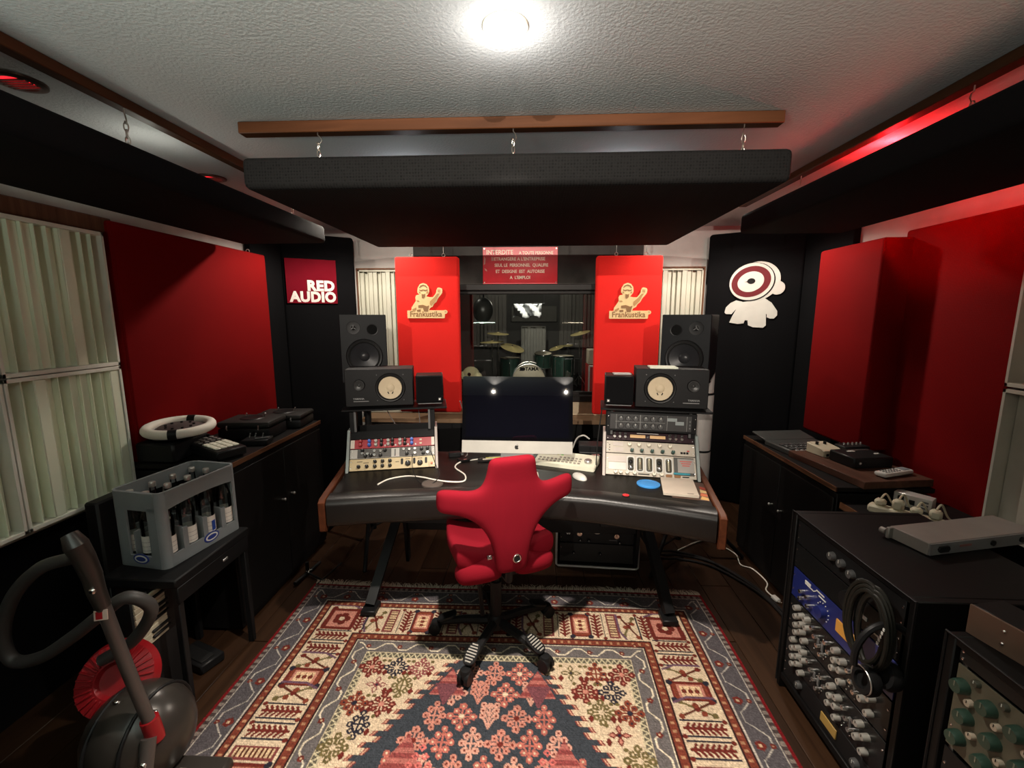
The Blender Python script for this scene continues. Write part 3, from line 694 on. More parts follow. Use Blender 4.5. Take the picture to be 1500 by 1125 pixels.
for s_,(a,b_) in (('l',((-.985,1.93),(-1.15,2.76))),('r',((.825,1.85),(1.0,2.76)))):
    dx,dy=b_[0]-a[0],b_[1]-a[1]; L=math.hypot(dx,dy); an=math.atan2(dy,dx)
    MB().prism([(0,.60),(.02,.585),(L,.60),(L,.752),(.03,.752),(0,.74)],-.016 ,.016,CHEEK,Matrix.Translation((a[0]+(-.018 if s_=='l' else .018),a[1],0))@Matrix.Rotation(an,4,'Z'),.004).build('end_cheek',desk)
for x0,x1 in ((-.98,-.40),(.36,.86)):
    MB().box(((x0+x1)/2,2.42,.565),(x1-x0,.46,.09),BLKPAINT,.004).build('under_case',desk)
MB().box((-.06,2.62,.42),(1.5,.03,.30),BLKPAINT,.003).build('back_brace',desk)
for x0,x1 in ((-.885,-.80),(.735,.66)):
    l=MB(); l.tube([(x0,2.165,.05),(x1,2.62,.53)],.036,BLKMET,4); l.build('leg',desk)
    g=MB(); g.prism([(2.33,.53),(2.64,.53),(2.64,.06),(2.60,.05),(2.56,.34)],-.01,.01,BLKMET,Matrix(((0,1,0,x1),(1,0,0,0),(0,0,1,0),(0,0,0,1)))).build('gusset',desk)
    MB().box((x0+(x1-x0)*.04,2.165,.030),(.08,.10,.028),BLKMET,.004).build('foot',desk)
def on_desk(x,y,z=.7415): return (x,y,z)

# ------------------------------------------------------------------ gear racks on the desk
def knobmesh(r,h,m,seg=12,cap=None):
    r*=1.25; h*=1.35; k=MB(); k.lathe([(0,0),(r,0),(r*.92,h*.75),(r*.8,h),(0,h)],m,Matrix.Rotation(R(90),4,'X'),seg)
    k.box((0,-h-.0006,r*.45),(r*.16,.001,r*.75),cap or WHITE); return k.mesh('knob')
CHK=MB  # alias
KN_RED=knobmesh(.0085,.016,mat('red_knob',(.32,.02,.025),.35)); KN_BLUE=knobmesh(.0085,.018,mat('blue_knob',(.03,.12,.50),.35)); KN_GREY=knobmesh(.0085,.016,mat('light_grey_knob',(.42,.40,.37),.4),cap=BLKPLAST)
KN_BLK=knobmesh(.0085,.016,BLKPLAST); KN_BLKL=knobmesh(.013,.016,BLKPLAST); KN_SIL=knobmesh(.0075,.014,CHROME,cap=BLKPLAST); KN_DK=knobmesh(.013,.012,mat('graphite_knob',(.06,.06,.06),.4),16)
KN_WH=knobmesh(.009,.016,mat('cream_knob',(.72,.66,.54),.4),cap=BLKPLAST); KN_GRN=knobmesh(.0085,.02,mat('dark_green_knob',(.02,.06,.05),.35))
KN_BIGSIL=knobmesh(.016,.016,CHROME,16,cap=BLKPLAST)
PALEG=mat('pale_blue_grey_paint',(.26,.30,.29),.5); PALEGR=mat('pale_pink_grey_paint',(.40,.35,.32),.5)
INK=mat('black_ink',(.015,.015,.015),.6); INKW=mat('white_ink',(.65,.64,.60),.6)
def unit_at(name,label,cat,O,rz,tilt,lx,lz,ly=0,group=None):
    """unit frame: x along the front, z up the (tilted) front, -y out; placed on the rack's sloping rails"""
    M=Matrix.Translation(O)@Matrix.Rotation(rz,4,'Z')@Matrix.Translation((0,ly,0))@Matrix.Rotation(-tilt,4,'X')@Matrix.Translation((lx,0,lz))
    t=thing(name,label,cat,M.translation,0,group,rot=M.to_euler()); return t
def chassis(t,w,h,d,face,ft=.004,body=BLKMET,bw=None):
    MB().box((0,ft+d/2,h/2),(bw or w-.085,d,h-.006),body).build('chassis',t)
    MB().box((0,ft/2,h/2),(w,ft,h-.0015),face,.0008).build('face_plate',t)
    sc=MB().lathe([(.0032,0),(.0032,.0015),(.002,.0022),(0,.0022)],CHROME,Matrix.Rotation(R(90),4,'X'),8).mesh('screw')
    share('screw',sc,t,[(sx*(w/2-.008),0,z) for sx in (-1,1) for z in ((h*.25,h*.75) if h>.03 else (h/2,))])
def knobs(t,me,P): return share('knob',me,t,[(x,0,z) for x,z in P])
# left rack
OL=(-.805,2.40,.7415); AL=R(13); TI=R(34)
def rackframe(name,label,O,rz,H,cl,cr,posts,shelf,box):
    t=thing(name,label,'rack',O,rz)
    dep=.30
    top=(H*math.sin(TI),H*math.cos(TI))
    for sx,m in ((-1,cl),(1,cr)):
        MB().prism([(-.014,0),(dep,0),(dep,top[1]+.002),(top[0]+.04,top[1]+.012),(top[0]-.014,top[1]+.012)],-.008,.008,m,Matrix(((0,1,0,sx*.252),(1,0,0,0),(0,0,1,0),(0,0,0,1))),.002).build('side_cheek',t)
    MB().box((0,dep,.10),(.49,.01,.2),BLKPAINT).build('rack_back',t)
    for sx in (-1,1):
        p=MB(); p.box((sx*.228,.155,(top[1]+shelf)/2),(.04,.04,shelf-top[1]+.02),BLKMET,.002); p.build('post',t)
        MB().box((sx*.214,.128,(top[1]+shelf)/2),(.012,.012,shelf-top[1]),GREYPLAST).build('rail',t)
    MB().box((.02,.20,shelf+.006),(.60,.25,.012),BLKPAINT,.003).build('speaker_shelf',t)
    return t
HL=.245
rl=rackframe('desktop_rack','sloped desktop rack with pale side cheeks on the left of the desk',OL,AL,HL,PALEG,PALEGR,True,.335,False)
W19=.482
u=unit_at('rack_blank','black blank panel at the top of the left sloped rack','panel',OL,AL,TI,0,.192,.006)
MB().box((0,.002,.025),(W19,.004,.05),BLKPAINT,.001).build('blank_plate',u)
u=unit_at('rack_equaliser','red rack unit with pairs of coloured knobs in the left sloped rack','audio unit',OL,AL,TI,0,.134,.004)
REDF=mat('red_faceplate',(.36,.035,.045),.4,noise=(6,.15)); chassis(u,W19,.056,.09,REDF)
xs=[-.185,-.135,-.098,-.067,-.028,-.004,.04,.068,.108]
for x,k in zip(xs,(KN_RED,KN_BLUE,KN_GREY,KN_BLK,KN_GREY,KN_BLK,KN_GREY,KN_BLK,KN_BLUE)): knobs(u,k,[(x,.042),(x,.019)])
for x in (.16,):
    for z in (.018,.040): MB().box((x,-.002,z),(.014,.004,.010),IVORY,.001).build('push_button',u)
for x in (.014,.086,-.046,.13): MB().box((x,-.0015,.014),(.009,.003,.011),WHITE,.001).build('toggle_cap',u)
MB().box((.232,-.002,.028),(.018,.003,.05),mat('pale_rack_ear',(.66,.58,.50),.5)).build('rack_ear',u); MB().box((-.230,-.002,.028),(.022,.003,.05),mat('pale_rack_ear',(.66,.58,.50),.5)).build('rack_ear',u)
u=unit_at('rack_module_frame','white rack unit with two dark grey knob modules in the left sloped rack','audio unit',OL,AL,TI,0,.075,.002)
chassis(u,W19,.057,.07,mat('off_white_face',(.46,.44,.40),.45)); GM=mat('dark_grey_module',(.07,.065,.06),.45)
for c,w in ((-.105,.19),(.13,.185)): MB().box((c,-.002,.0285),(w,.005,.050),GM,.001).build('module',u)
knobs(u,KN_SIL,[(-.172,.028),(-.142,.024),(-.104,.040),(-.104,.016),(-.07,.038),(.062,.042),(.094,.040),(.126,.042),(.126,.016),(.20,.016)])
knobs(u,KN_BLK,[(-.172,.046),(-.155,.012),(-.125,.014),(-.07,.014),(-.045,.042),(.08,.016),(.165,.040),(.175,.014),(.20,.042)])
MB().box((-.01+.022,-.003,.028),(.006,.006,.04),GREYPLAST).build('switch_strip',u)
u=unit_at('rack_compressor','cream rack unit with black knobs at the bottom of the left sloped rack','audio unit',OL,AL,TI,0,.005,0)
chassis(u,W19,.069,.03,CREAM)
knobs(u,KN_BLK,[(-.19,.022),(-.145,.022),(-.10,.048),(-.10,.020),(-.058,.049),(-.058,.021),(-.016,.049),(-.016,.021)]); knobs(u,KN_BLKL,[(.085,.028),(.155,.028)])
for x in (.052,.122,.19): MB().prism(rrect(.013,.034,.005,3,0,.042),-.006,0,BLKPLAST,Matrix.Translation((x,0,0))).build('rocker_switch',u)
MB().box((.222,-.003,.022),(.012,.006,.012),mat('amber_button',(.45,.10,.02),.4),.001).build('power_button',u)
for x,z,w in ((-.185,.052,.03),(-.15,.045,.03),(.025,.042,.02),(.085,.056,.026),(.155,.056,.026)): MB().box((x,-.0008,z),(w,.001,.003),INK).build('printed_line',u)
# right rack
OR_=(.652,2.345,.7415); AR=R(-8.5)
rr=rackframe('desktop_rack','sloped desktop rack with pale side cheeks on the right of the desk',OR_,AR,HL,PALEGR,PALEG,True,.352,True)
u=unit_at('rack_preamp','black rack unit with twelve grey knobs and small displays under the right speaker shelf','audio unit',OR_,AR,0,0,.232,.095)
chassis(u,.485,.112,.18,BLKPLAST); 
MB().box((-.005,-.0015,.056),(.44,.003,.088),mat('charcoal_panel',(.035,.034,.034),.4),.001).build('inner_panel',u)
knobs(u,KN_DK,[(x,z) for x in (-.165,-.125,-.085,-.03,.01,.05) for z in (.036,.077)])
for x,z,w,h in ((.112,.077,.05,.018),(.152,.058,.045,.020)): MB().box((x,-.003,z),(w,.002,h),mat('grey_display',(.25,.28,.28),.3)).build('display',u)
for x,w in ((-.058,.003),(.086,.002),(.19,.002),(-.19,.002)): MB().box((x,-.0032,.056),(w,.001,.085),mat('panel_line_grey',(.22,.22,.21),.5)).build('divider',u)
MB().box((-.06,-.0032,.056),(.27,.001,.002),mat('panel_line_grey',(.22,.22,.21),.5)).build('divider',u)
for z in (.032,.05,.07): MB().box((.206,-.003,z),(.008,.004,.010),GREYPLAST).build('push_button',u)
u=unit_at('rack_meter_unit','black rack unit with two amber meters and small silver knobs in the right sloped rack','audio unit',OR_,AR,TI,0,.206,.006)
chassis(u,W19,.052,.16,mat('dark_plum_face',(.030,.016,.020),.4))
AMB=mat('amber_meter',(.62,.40,.20),.4,emit=((1,.55,.25),.12))
for x in (-.065,.045): MB().box((x,-.002,.026),(.085,.004,.018),AMB,.001).build('meter',u)
knobs(u,KN_SIL,[(x,z) for x in (-.195,-.165,-.135,.11,.142,.174) for z in (.036,.016)])
MB().cyl((-.01,0,.024),(-.01,-.008,.024),.006,CHROME).build('toggle',u); MB().box((-.01,-.002,.045),(.12,.001,.003),INKW).build('printed_line',u)
u=unit_at('rack_line_mixer','upper white rack unit with rows of grey and green knobs in the right sloped rack','audio unit',OR_,AR,TI,0,.130,.003)
OW=mat('ivory_face',(.47,.42,.35),.42); chassis(u,W19,.072,.09,OW)
knobs(u,KN_WH,[(x,.050) for x in (-.112,-.060,-.006,.052,.108)]); knobs(u,KN_GRN,[(x,.017) for x in (-.098,-.044,.012,.068,.124)])
for x,z,w,h,m in ((-.175,.052,.055,.022,mat('grey_label',(.50,.44,.40),.5)),(-.172,.020,.055,.024,mat('grey_label',(.50,.44,.40),.5))): MB().box((x,-.001,z),(w,.002,h),m).build('label_plate',u)
for x in (.175,.19,.205): MB().box((x-.005,-.003,.018),(.011,.006,.010),BLKPLAST).build('push_button',u)
MB().box((.205,-.003,.030),(.012,.004,.006),mat('red_button',(.5,.03,.03),.4)).build('push_button',u)
for z in (.015,.030,.045): MB().cyl((-.222,0,z),(-.222,-.003,z),.003,BLKPLAST,seg=8).build('socket',u)
u=unit_at('rack_valve_unit','large ivory rack unit with five valve windows at the foot of the right sloped rack','audio unit',OR_,AR,TI,0,.004,0)
chassis(u,W19,.124,.03,OW)
VALV=mat('valve_window_dark',(.05,.045,.035),.2); 
for i,x in enumerate((-.105,-.055,-.005,.048,.098)):
    MB().prism(rrect(.044,.092,.010,4,x,.066),-.004,0,WHITE).build('window_bezel',u)
    MB().prism(rrect(.031,.076,.010,4,x,.066),-.0055,-.003,VALV).build('valve_window',u)
    if i in (0,3):
        MB().sph((x,-.010,.048),.012,CHROME,(1,.7,1)).build('lamp_cap',u); MB().sph((x,-.008,.078),.010,BLKPLAST,(1,.6,1.2)).build('lamp_socket',u)
    else: MB().cyl((x,-.007,.034),(x,-.007,.098),.009,mat('smoked_valve',(.22,.20,.14),.1,.4)).build('valve',u)
MB().box((.178,-.0015,.068),(.105,.003,.100),mat('dark_sleeve',(.08,.08,.075),.35)).build('sleeve_plate',u)
MB().box((.188,-.004,.072),(.085,.003,.078),mat('grey_card',(.30,.28,.26),.4)).build('card',u)
for k in range(3): MB().box((.188,-.0062,.096-k*.012),(.062-k*.012,.001,.006),mat('faded_red_ink',(.45,.10,.09),.5)).build('printed_line',u)
MB().box((.165,-.005,.026),(.085,.004,.010),mat('teal_tag',(.02,.22,.28),.5)).build('tag',u)
MB().box((-.178,-.0015,.092),(.10,.003,.036),mat('grey_label',(.50,.44,.40),.5)).build('label_plate',u)
MB().box((-.178,-.0015,.050),(.095,.003,.040),WHITE).build('label_plate',u)
knobs(u,KN_WH,[(x,.014) for x in (-.188,-.16,-.125,-.085,.018,.058)])
for x in (.098,.142): MB().prism(rrect(.034,.016,.006,3,x,.012),-.003,0,mat('brown_lens',(.25,.13,.06),.3)).build('lens',u)
MB().box((-.035,-.002,.012),(.06,.003,.005),BLKPLAST).build('slot',u); MB().box((.185,-.002,.010),(.035,.003,.005),BLKPLAST).build('slot',u)

# ------------------------------------------------------------------ loudspeakers
CONEW=mat('white_paper_cone',(.50,.41,.28),.75,noise=(60,.06)); RUBBER=mat('black_rubber',(.012,.012,.012),.55); SPKV=mat('black_vinyl_veneer',(.0075,.0075,.008),.55,bump=(140,.1))
SPKB=mat('blue_black_lacquer',(.0045,.0052,.0065),.5); 
RX=Matrix.Rotation(R(90),4,'X')
def driver(t,x,z,r,mc,mr,name='woofer',dome=None,depth=.35,y=0):
    T=Matrix.Translation((x,y,z))@RX; h=.006+r*depth*.42
    MB().lathe([(r*1.28,0),(r*1.27,h*.6),(r*1.21,h),(r*1.10,h*.9)],BLKPLAST,T,32).build(name+'_ring',t)
    MB().lathe([(r*1.12,h*.9),(r*1.06,h+.004),(r*.98,h*.85)],mr,T,32).build(name+'_surround',t)
    c=MB(); c.lathe([(r*1.0,h*.86),(r*.9,h*.74),(r*.36,.004)],mc,T,36)
    c.lathe([(r*.37,.004),(r*.30,.004+h*.32),(r*.16,.004+h*.52),(0,.004+h*.58)],dome or mc,T,24); c.build(name+'_cone',t)
def nearfield(label,O,rz,ly,lx,inner,shelf):
    M=Matrix.Translation(O)@Matrix.Rotation(rz,4,'Z')@Matrix.Translation((lx,ly,shelf+.0125)); t=thing('nearfield_speaker',label,'loudspeaker',M.translation,rz,'black nearfield speakers with white cones')
    hw=.191; wx=inner*.062; r=.067
    MB().box((0,.1,.1075),(.382,.20,.215),SPKV,.003).build('cabinet',t)
    driver(t,wx,.108,r,CONEW,RUBBER,depth=.30,y=-.001)
    cd_=MB(); 
    for a in (-28,28): cd_.box((wx+math.sin(R(a))*.026,-.0085,.108-math.cos(R(a))*.034),(.005,.006,.013),RUBBER,0,(0,R(a),0))
    cd_.build('lead_wires',t)
    driver(t,-inner*.112,.126,.026,mat('dark_dome',(.03,.03,.03),.3),GREYPLAST,'tweeter',depth=.3,y=-.001)
    sc=MB().cyl((0,0,0),(0,-.003,0),.003,GREYPLAST,seg=8).mesh('bolt')
    share('bolt',sc,t,[(wx+q*.075,-.001,.108+p*.075) for q in (-1,1) for p in (-1,1)])
    LG=mat('grey_print',(.20,.20,.20),.6); lettering('YAMAHA',t,LG,(-inner*.118 ,-.0012,.045),.015,bold=.0004); MB().box((-inner*.105,-.0008,.030),(.085,.0012,.004),LG).build('printed_line',t)
    return t
nearfield('black bookshelf speaker with white cone on the left desk rack',OL,AL,.10,-.065,1,.347)
nearfield('black bookshelf speaker with white cone on the right desk rack',OR_,AR,.092,.100,-1,.364)
def cube(label,O,rz,ly,lx,shelf,bs):
    M=Matrix.Translation(O)@Matrix.Rotation(rz,4,'Z')@Matrix.Translation((lx,ly,shelf+.0125)); t=thing('cube_speaker',label,'loudspeaker',M.translation,rz,'small cube speakers')
    MB().box((0,.085,.0875),(.160,.16,.165),BLKPAINT,.004).build('cabinet',t); MB().box((0,.002,.0875),(.150,.008,.155),BLK,.003).build('grille',t)
    MB().box((bs*.058,-.003,.028),(.017,.002,.017),GREYPLAST,.001).box((bs*.058,-.0045,.028),(.009,.001,.009),INKW).build('badge',t)
    MB().box((0,.06,.0025),(.14,.12,.005),GREYPLAST).build('pad',t)
cube('small black cube speaker beside the left white-coned speaker',OL,AL,.11,.222,.347,1)
cube('small black cube speaker beside the right white-coned speaker',OR_,AR,.10,-.180,.364,-1)
# folded papers on the right speakers
def loc_of(O,rz,x,y,z): return (Matrix.Translation(O)@Matrix.Rotation(rz,4,'Z')@Vector((x,y,z)))
p_=loc_of(OR_,AR,.055,.16,.364+.0125+.2155); tag(MB().box((0,0,.004),(.15,.10,.008),mat('pale_green_paper',(.66,.70,.58),.6),.001).build('paper_pad',None,p_,(0,0,AR+.05)),'pale green-white paper pad lying on the right white-coned speaker','paper')
p_=loc_of(OR_,AR,-.165,.19,.364+.0125+.1705); tag(MB().box((0,0,.003),(.10,.06,.006),mat('grey_paper',(.42,.40,.38),.6),.001).build('folded_leaflet',None,p_,(0,0,AR+.12)),'grey folded leaflet lying on the right small cube speaker','paper')
# large monitors on stands
def monitor(label,loc,rz,ins):
    t=thing('studio_monitor',label,'loudspeaker',loc,rz,'large black studio monitors on stands')
    w,h,d=.285,.43,.33; body=SPKB
    MB().prism([(0,0),(d,0.05),(d,h),(0,h)],-w/2,w/2,body,Matrix(((0,1,0,0),(1,0,0,0),(0,0,1,0),(0,0,0,1))),.004).build('cabinet',t)
    driver(t,0,.165,.088,mat('black_poly_cone',(.016,.016,.018),.33),RUBBER,depth=.42,dome=mat('black_dust_cap',(.020,.020,.022),.28),y=-.001)
    T=Matrix.Translation((ins*.055,-.001,.335))@RX
    MB().lathe([(.036,0),(.036,.006),(.031,.005),(.029,.001)],BLKPLAST,T,24).lathe([(.029,.001),(.0,.0008)],mat('port_black',(.002,.002,.002),.9),T,24).build('bass_port',t)
    T=Matrix.Translation((-ins*.06,-.001,.348))@RX
    MB().lathe([(.042,0),(.041,.003),(.02,.001),(.013,.002)],BLKPLAST,T,24).sph((-ins*.06,-.001,.348),.014,BLKPLAST,(1,.6,1)).build('tweeter_dome',t)
    c=MB(); 
    for a in (90,210,330): c.box((-ins*.06+.010*math.cos(R(a)),-.010,.348+.010*math.sin(R(a))),(.014,.003,.004),GREYPLAST,0,(0,-R(a),0))
    c.build('tweeter_guard',t)
    return t
def stand(label,loc,rz,zt):
    t=thing('speaker_stand',label,'stand',loc,rz,'speaker stands behind the desk')
    MB().box((0,0,zt-.006),(.25,.25,.012),BLKMET,.003).build('top_plate',t); MB().cyl((0,0,.10),(0,0,zt-.01),.0225,BLKMET).build('pole',t); MB().cyl((0,0,.36),(0,0,.44),.032,BLKMET).build('collar',t)
    for a in (-100,20,140):
        l=MB(); l.tube([(0.03*math.cos(R(a)),.03*math.sin(R(a)),.40),(.42*math.cos(R(a)),.42*math.sin(R(a)),.012)],.013,BLKMET,6); l.build('leg',t)
        MB().tube([(0.02*math.cos(R(a)),.02*math.sin(R(a)),.12),(.27*math.cos(R(a)),.27*math.sin(R(a)),.155)],.008,BLKMET,6).build('strut',t)
mL=(-1.085,2.78); mR=(.93,2.74)
monitor('large black studio monitor behind the left white-coned speaker',(mL[0],mL[1],1.20),R(22),1)
monitor('large black studio monitor behind the right white-coned speaker',(mR[0],mR[1],1.20),R(-29),-1)
stand('black tripod speaker stand behind the left end of the desk',(mL[0]-.06,mL[1]+.16,0),R(22),1.198)
stand('black tripod speaker stand behind the right end of the desk',(mR[0]+.08,mR[1]+.15,0),R(-29),1.198)
# white column in front of the right corner absorber
wc=thing('white_column','tall white round column with dark joints standing behind the right end of the desk','column',(1.215,3.13,0))
PALE=mat('warm_white_tube',(.42,.40,.38),.5)
for z0,z1,r in ((0,.66,.070),(.675,1.075,.068),(1.09,1.50,.064)): MB().lathe([(0,z0),(r,z0),(r,z1-.004),(r-.006,z1),(0,z1)],PALE,None,24).build('tube_section',wc)
for z in (.66,1.075,1.50): MB().cyl((0,0,z),(0,0,z+.014),.067,BLKPLAST,seg=24).build('joint_ring',wc)
MB().cyl((0,0,1.514),(0,0,1.526),.058,PALE,seg=24).build('top_cap',wc)

# ------------------------------------------------------------------ computer
TILT=R(12)
im=thing('desktop_computer','flat all-in-one computer with dark screen and silver chin in the middle of the desk','computer',(-.09,2.47,.7415),R(-1))
TM=Matrix.Translation((0,0,.085))@Matrix.Rotation(-TILT,4,'X')
MB().prism(rrect(.646,.448,.012,4,0,.226),0,.010,mat('dark_case',(.03,.03,.03),.5),TM,.002).build('back_case',im)
MB().prism(rrect(.648,.376,.008,4,0,.263),-.003,0,mat('black_bezel',(.003,.003,.004),.012,spec=.35),TM).build('screen_glass',im)
SCR=mat('dark_screen',(.003,.003,.006),.012,spec=.35); MB().box((0,-.0034,.265),(.604,.0008,.340),SCR,mtx=TM).build('screen',im)
CHIN=mat('silver_chin',(.36,.345,.31),.5,.1); MB().box((0,-.0015,.0385),(.648,.003,.073),CHIN,.001,mtx=TM).build('chin',im)
lg=MB(); ap=ell(.0105,.0115,24,-.002,.037); bite=[(x,z) for x,z in ap if not (x>.005 and .036<z<.046)]
# rounded fruit outline with a notch at the top and a bite on the right, plus a leaf
fr=[(0,.0475),(.004,.049),(.0085,.0475),(.0105,.0445),(.0078,.0425),(.0068,.0385),(.0082,.0345),(.0112,.0335),(.0085,.028),(.0045,.0255),(.0,.0268),(-.0045,.0255),(-.0085,.028),(-.0115,.034),(-.012,.040),(-.0105,.0455),(-.0065,.0487),(-.0025,.0485)]
lg.prism(fr,-.0036,-.0028,INK,TM); lg.prism([(.0005,.0505),(.001,.0535),(.004,.0565),(.0045,.053),(.003,.0508)],-.0036,-.0028,INK,TM); lg.build('fruit_logo',im)
MB().prism([(0,0),(.19,0),(.19,.006),(.06,.008),(.10,.20),(.085,.205),(.03,.02),(0,.006)],-.095,.095,mat('stand_metal',(.10,.098,.095),.45,.3),Matrix(((0,1,0,0),(1,0,0,-.02),(0,0,1,0),(0,0,0,1)))).build('stand_foot',im)

# ------------------------------------------------------------------ things on the desk
CABW=mat('white_cable_jacket',(.72,.68,.60),.5)
def z(x): return .7415+x
tag(MB().tube(spline([(-.81,2.165,z(.004)),(-.775,2.245,z(.004)),(-.69,2.295,z(.004)),(-.60,2.27,z(.0085)),(-.52,2.225,z(.0125)),(-.43,2.20,z(.0125)),(-.365,2.235,z(.004)),(-.375,2.33,z(.004)),(-.45,2.45,z(.004)),(-.43,2.55,z(.004)),(-.36,2.59,z(.004)),(-.30,2.62,z(.004))],8),.0042,CABW,8).build('white_cable'),'white cable snaking over the desk in front of the left sloped rack','cable')
tag(MB().tube(spline([(-.58,2.40,.86),(-.53,2.31,.80),(-.50,2.24,z(.03)),(-.53,2.19,z(.004)),(-.60,2.21,z(.004)),(-.66,2.30,z(.045)),(-.69,2.41,.835)],8),.0022,mat('thin_black_cord',(.012,.012,.012),.5),6).build('thin_cord'),'thin black cord looping down from the left sloped rack','cable')
co_=thing('round_coaster','dark brown round coaster on the desk under the white cable','coaster',(-.525,2.19,z(0))); MB().cyl((0,0,0),(0,0,.006),.057,mat('cork_brown',(.075,.055,.045),.8,bump=(150,.4)),seg=32).build('disc',co_); MB().torus((0,0,.0062),.055,.0018,mat('coaster_rim',(.05,.04,.035),.6),'z',32,6).build('rim',co_)
bd=thing('blue_disc','flat bright blue round disc beside the notebook on the right of the desk','coaster',(.615,2.245,z(0))); BLUE=mat('sky_blue_plastic',(.05,.28,.68),.4); MB().cyl((0,0,0),(0,0,.005),.060,BLUE,seg=36).build('disc',bd); MB().torus((0,0,.005),.046,.002,BLUE,'z',32,6).build('groove_rim',bd)
rbt=thing('red_push_button','small round red button on the front edge of the desk','button',(.462,2.075,.7478)); MB().lathe([(0,0),(.016,0),(.016,.004),(0,.006)],mat('red_button_plastic',(.6,.02,.025),.35),None,20).build('button_cap',rbt); MB().lathe([(.0175,0),(.0175,.003),(.0155,.003)],BLKPLAST,None,20).build('collar',rbt)
PAPER=mat('cream_paper',(.58,.51,.42),.7)
nb=thing('paper_notepad','cream white notepad lying on the right front of the desk','notepad',(.755,2.19,z(.003)),R(-12))
MB().box((0,0,.006),(.165,.225,.012),PAPER,.002).build('page_block',nb); MB().box((0,0,.0128),(.166,.226,.0016),mat('notepad_cover',(.60,.51,.42),.6),.001).build('cover_sheet',nb); MB().box((.045,-.095,.0138),(.03,.004,.0006),INK).build('printed_line',nb)
lf=thing('printed_leaflet','colourful printed leaflet sticking out under the cream notepad','leaflet',(.80,2.175,z(0)),R(-14))
MB().box((0,0,.001),(.17,.24,.002),mat('leaflet_dark',(.10,.055,.04),.4)).build('sheet',lf)
for k,c in enumerate(((.62,.36,.12),(.50,.12,.04),(.66,.48,.22),(.34,.05,.03))): MB().prism([(.045+k*.004,-.11+k*.045),(.083,-.115+k*.045),(.083,-.085+k*.045),(.055,-.07+k*.045)],.0021,.0026,mat('leaflet_patch_%d'%k,c,.4),XY).build('printed_patch',lf)
# control surface
cs=thing('mixing_controller','pale curved control surface with coloured buttons and a jog knob right of the red chair','controller',(.20,2.53,z(0)),R(-19))
IV=mat('ivory_case',(.62,.61,.49),.45)
q_=[(-.19,-.045),(-.10,-.062),(.0,-.066),(.10,-.062),(.19,-.045),(.185,.085),(-.185,.085)]
MB().prism([( .0,0),(.0,.022),(.15,.05),(.15,0)],-.185,.185,IV,Matrix(((0,1,0,0),(1,0,0,-.06),(0,0,1,0),(0,0,0,1))),.006).build('case',cs)
sl_=R(10.6); 
def csz(y): return .022+(y+.06)*.187
bt=MB().box((0,0,.002),(.014,.011,.006),mat('taupe_button',(.24,.21,.18),.5),.0015).mesh('button')
for i in range(11):
    for j in range(3):
        if i<5 and j==2: continue
        o=mkobj('button',bt,cs,(-.155+i*.024,-.03+j*.026,csz(-.03+j*.026)),(sl_,0,0))
BC=[mat('button_%s'%n,c,.4) for n,c in (('green',(.12,.5,.05)),('yellow',(.6,.55,.06)),('pink',(.6,.2,.2)),('blue',(.15,.2,.5)))]
for i in range(6):
    MB().box((0,0,.002),(.015,.009,.006),BC[(i*3+1)%4],.001).build('lit_button',cs,(-.165+i*.026,.055,csz(.055)),(sl_,0,0))
MB().lathe([(0,0),(.022,0),(.021,.014),(.017,.018),(0,.018)],STEEL,Matrix.Translation((.135,.0,csz(.0)))@Matrix.Rotation(sl_,4,'X'),24).build('jog_knob',cs)
MB().box((-.08,.078,csz(.078)+.002),(.18,.02,.004),GREYPLAST,rot=(sl_,0,0)).build('display_strip',cs)
ms=thing('computer_mouse','white rounded computer mouse on the desk right of the red chair','mouse',(.262,2.325,z(0)),R(28)); 
MB().sph((0,0,0.002),.056,WHITE,(.56,1.0,.40),20,10).build('shell',ms); MB().box((0,.01,.0232),(.008,.006,.001),GREYPLAST).build('mark',ms)
tg=thing('small_label_card','small white square label stuck to the desk left of the mouse','label',(.132,2.262,z(0)),R(-6)); MB().box((0,0,.0008),(.026,.022,.0016),PAPER).build('card',tg); MB().box((0,0,.0018),(.016,.011,.0006),mat('pinkish_print',(.55,.36,.30),.5)).build('print',tg)
nt_=thing('note_card','white card with small pencil marks half hidden behind the chair headrest','card',(-.02,2.335,z(0)),R(3)); MB().box((0,0,.001),(.115,.125,.002),PAPER,.0005).build('card',nt_)
for k in range(5): MB().box((-.0+.012*math.cos(k*2.1)+.02,-.02+.012*math.sin(k*2.1)+.02,.0022),(.004,.008,.0006),INK,rot=(0,0,k)).build('pencil_mark',nt_)
# odd devices under / beside the computer
dv=thing('card_reader','small black device with a cable stub left of the computer foot','device',(-.395,2.60,z(0)),R(35)); MB().box((0,0,.007),(.13,.055,.014),BLKPLAST,.003).build('case',dv); MB().box((-.03,-.02,.0146),(.02,.01,.001),mat('pink_patch',(.55,.22,.2),.5)).build('sticker',dv)
dv=thing('audio_dongle','black box-shaped dongle lying behind the white cable','device',(-.49,2.66,z(0)),R(15)); MB().box((0,0,.015),(.075,.04,.03),BLKPLAST,.004).build('case',dv); MB().box((.045,0,.014),(.02,.02,.012),GREYPLAST).build('plug',dv)
dv=thing('pen_tray','black tray of pens under the screen on the left','tray',(-.235,2.60,z(0)),R(10)); MB().box((0,0,.004),(.20,.07,.008),BLKPLAST,.002).build('tray',dv)
for k,(c,y) in enumerate(((PAPER,-.015),(mat('yellow_pen',(.6,.58,.12),.4),.004),(GREYPLAST,.022))): MB().cyl((-.07+.02*k,y,.013),(.06,y+.006,.013),.005,c,seg=8).build('pen',dv)
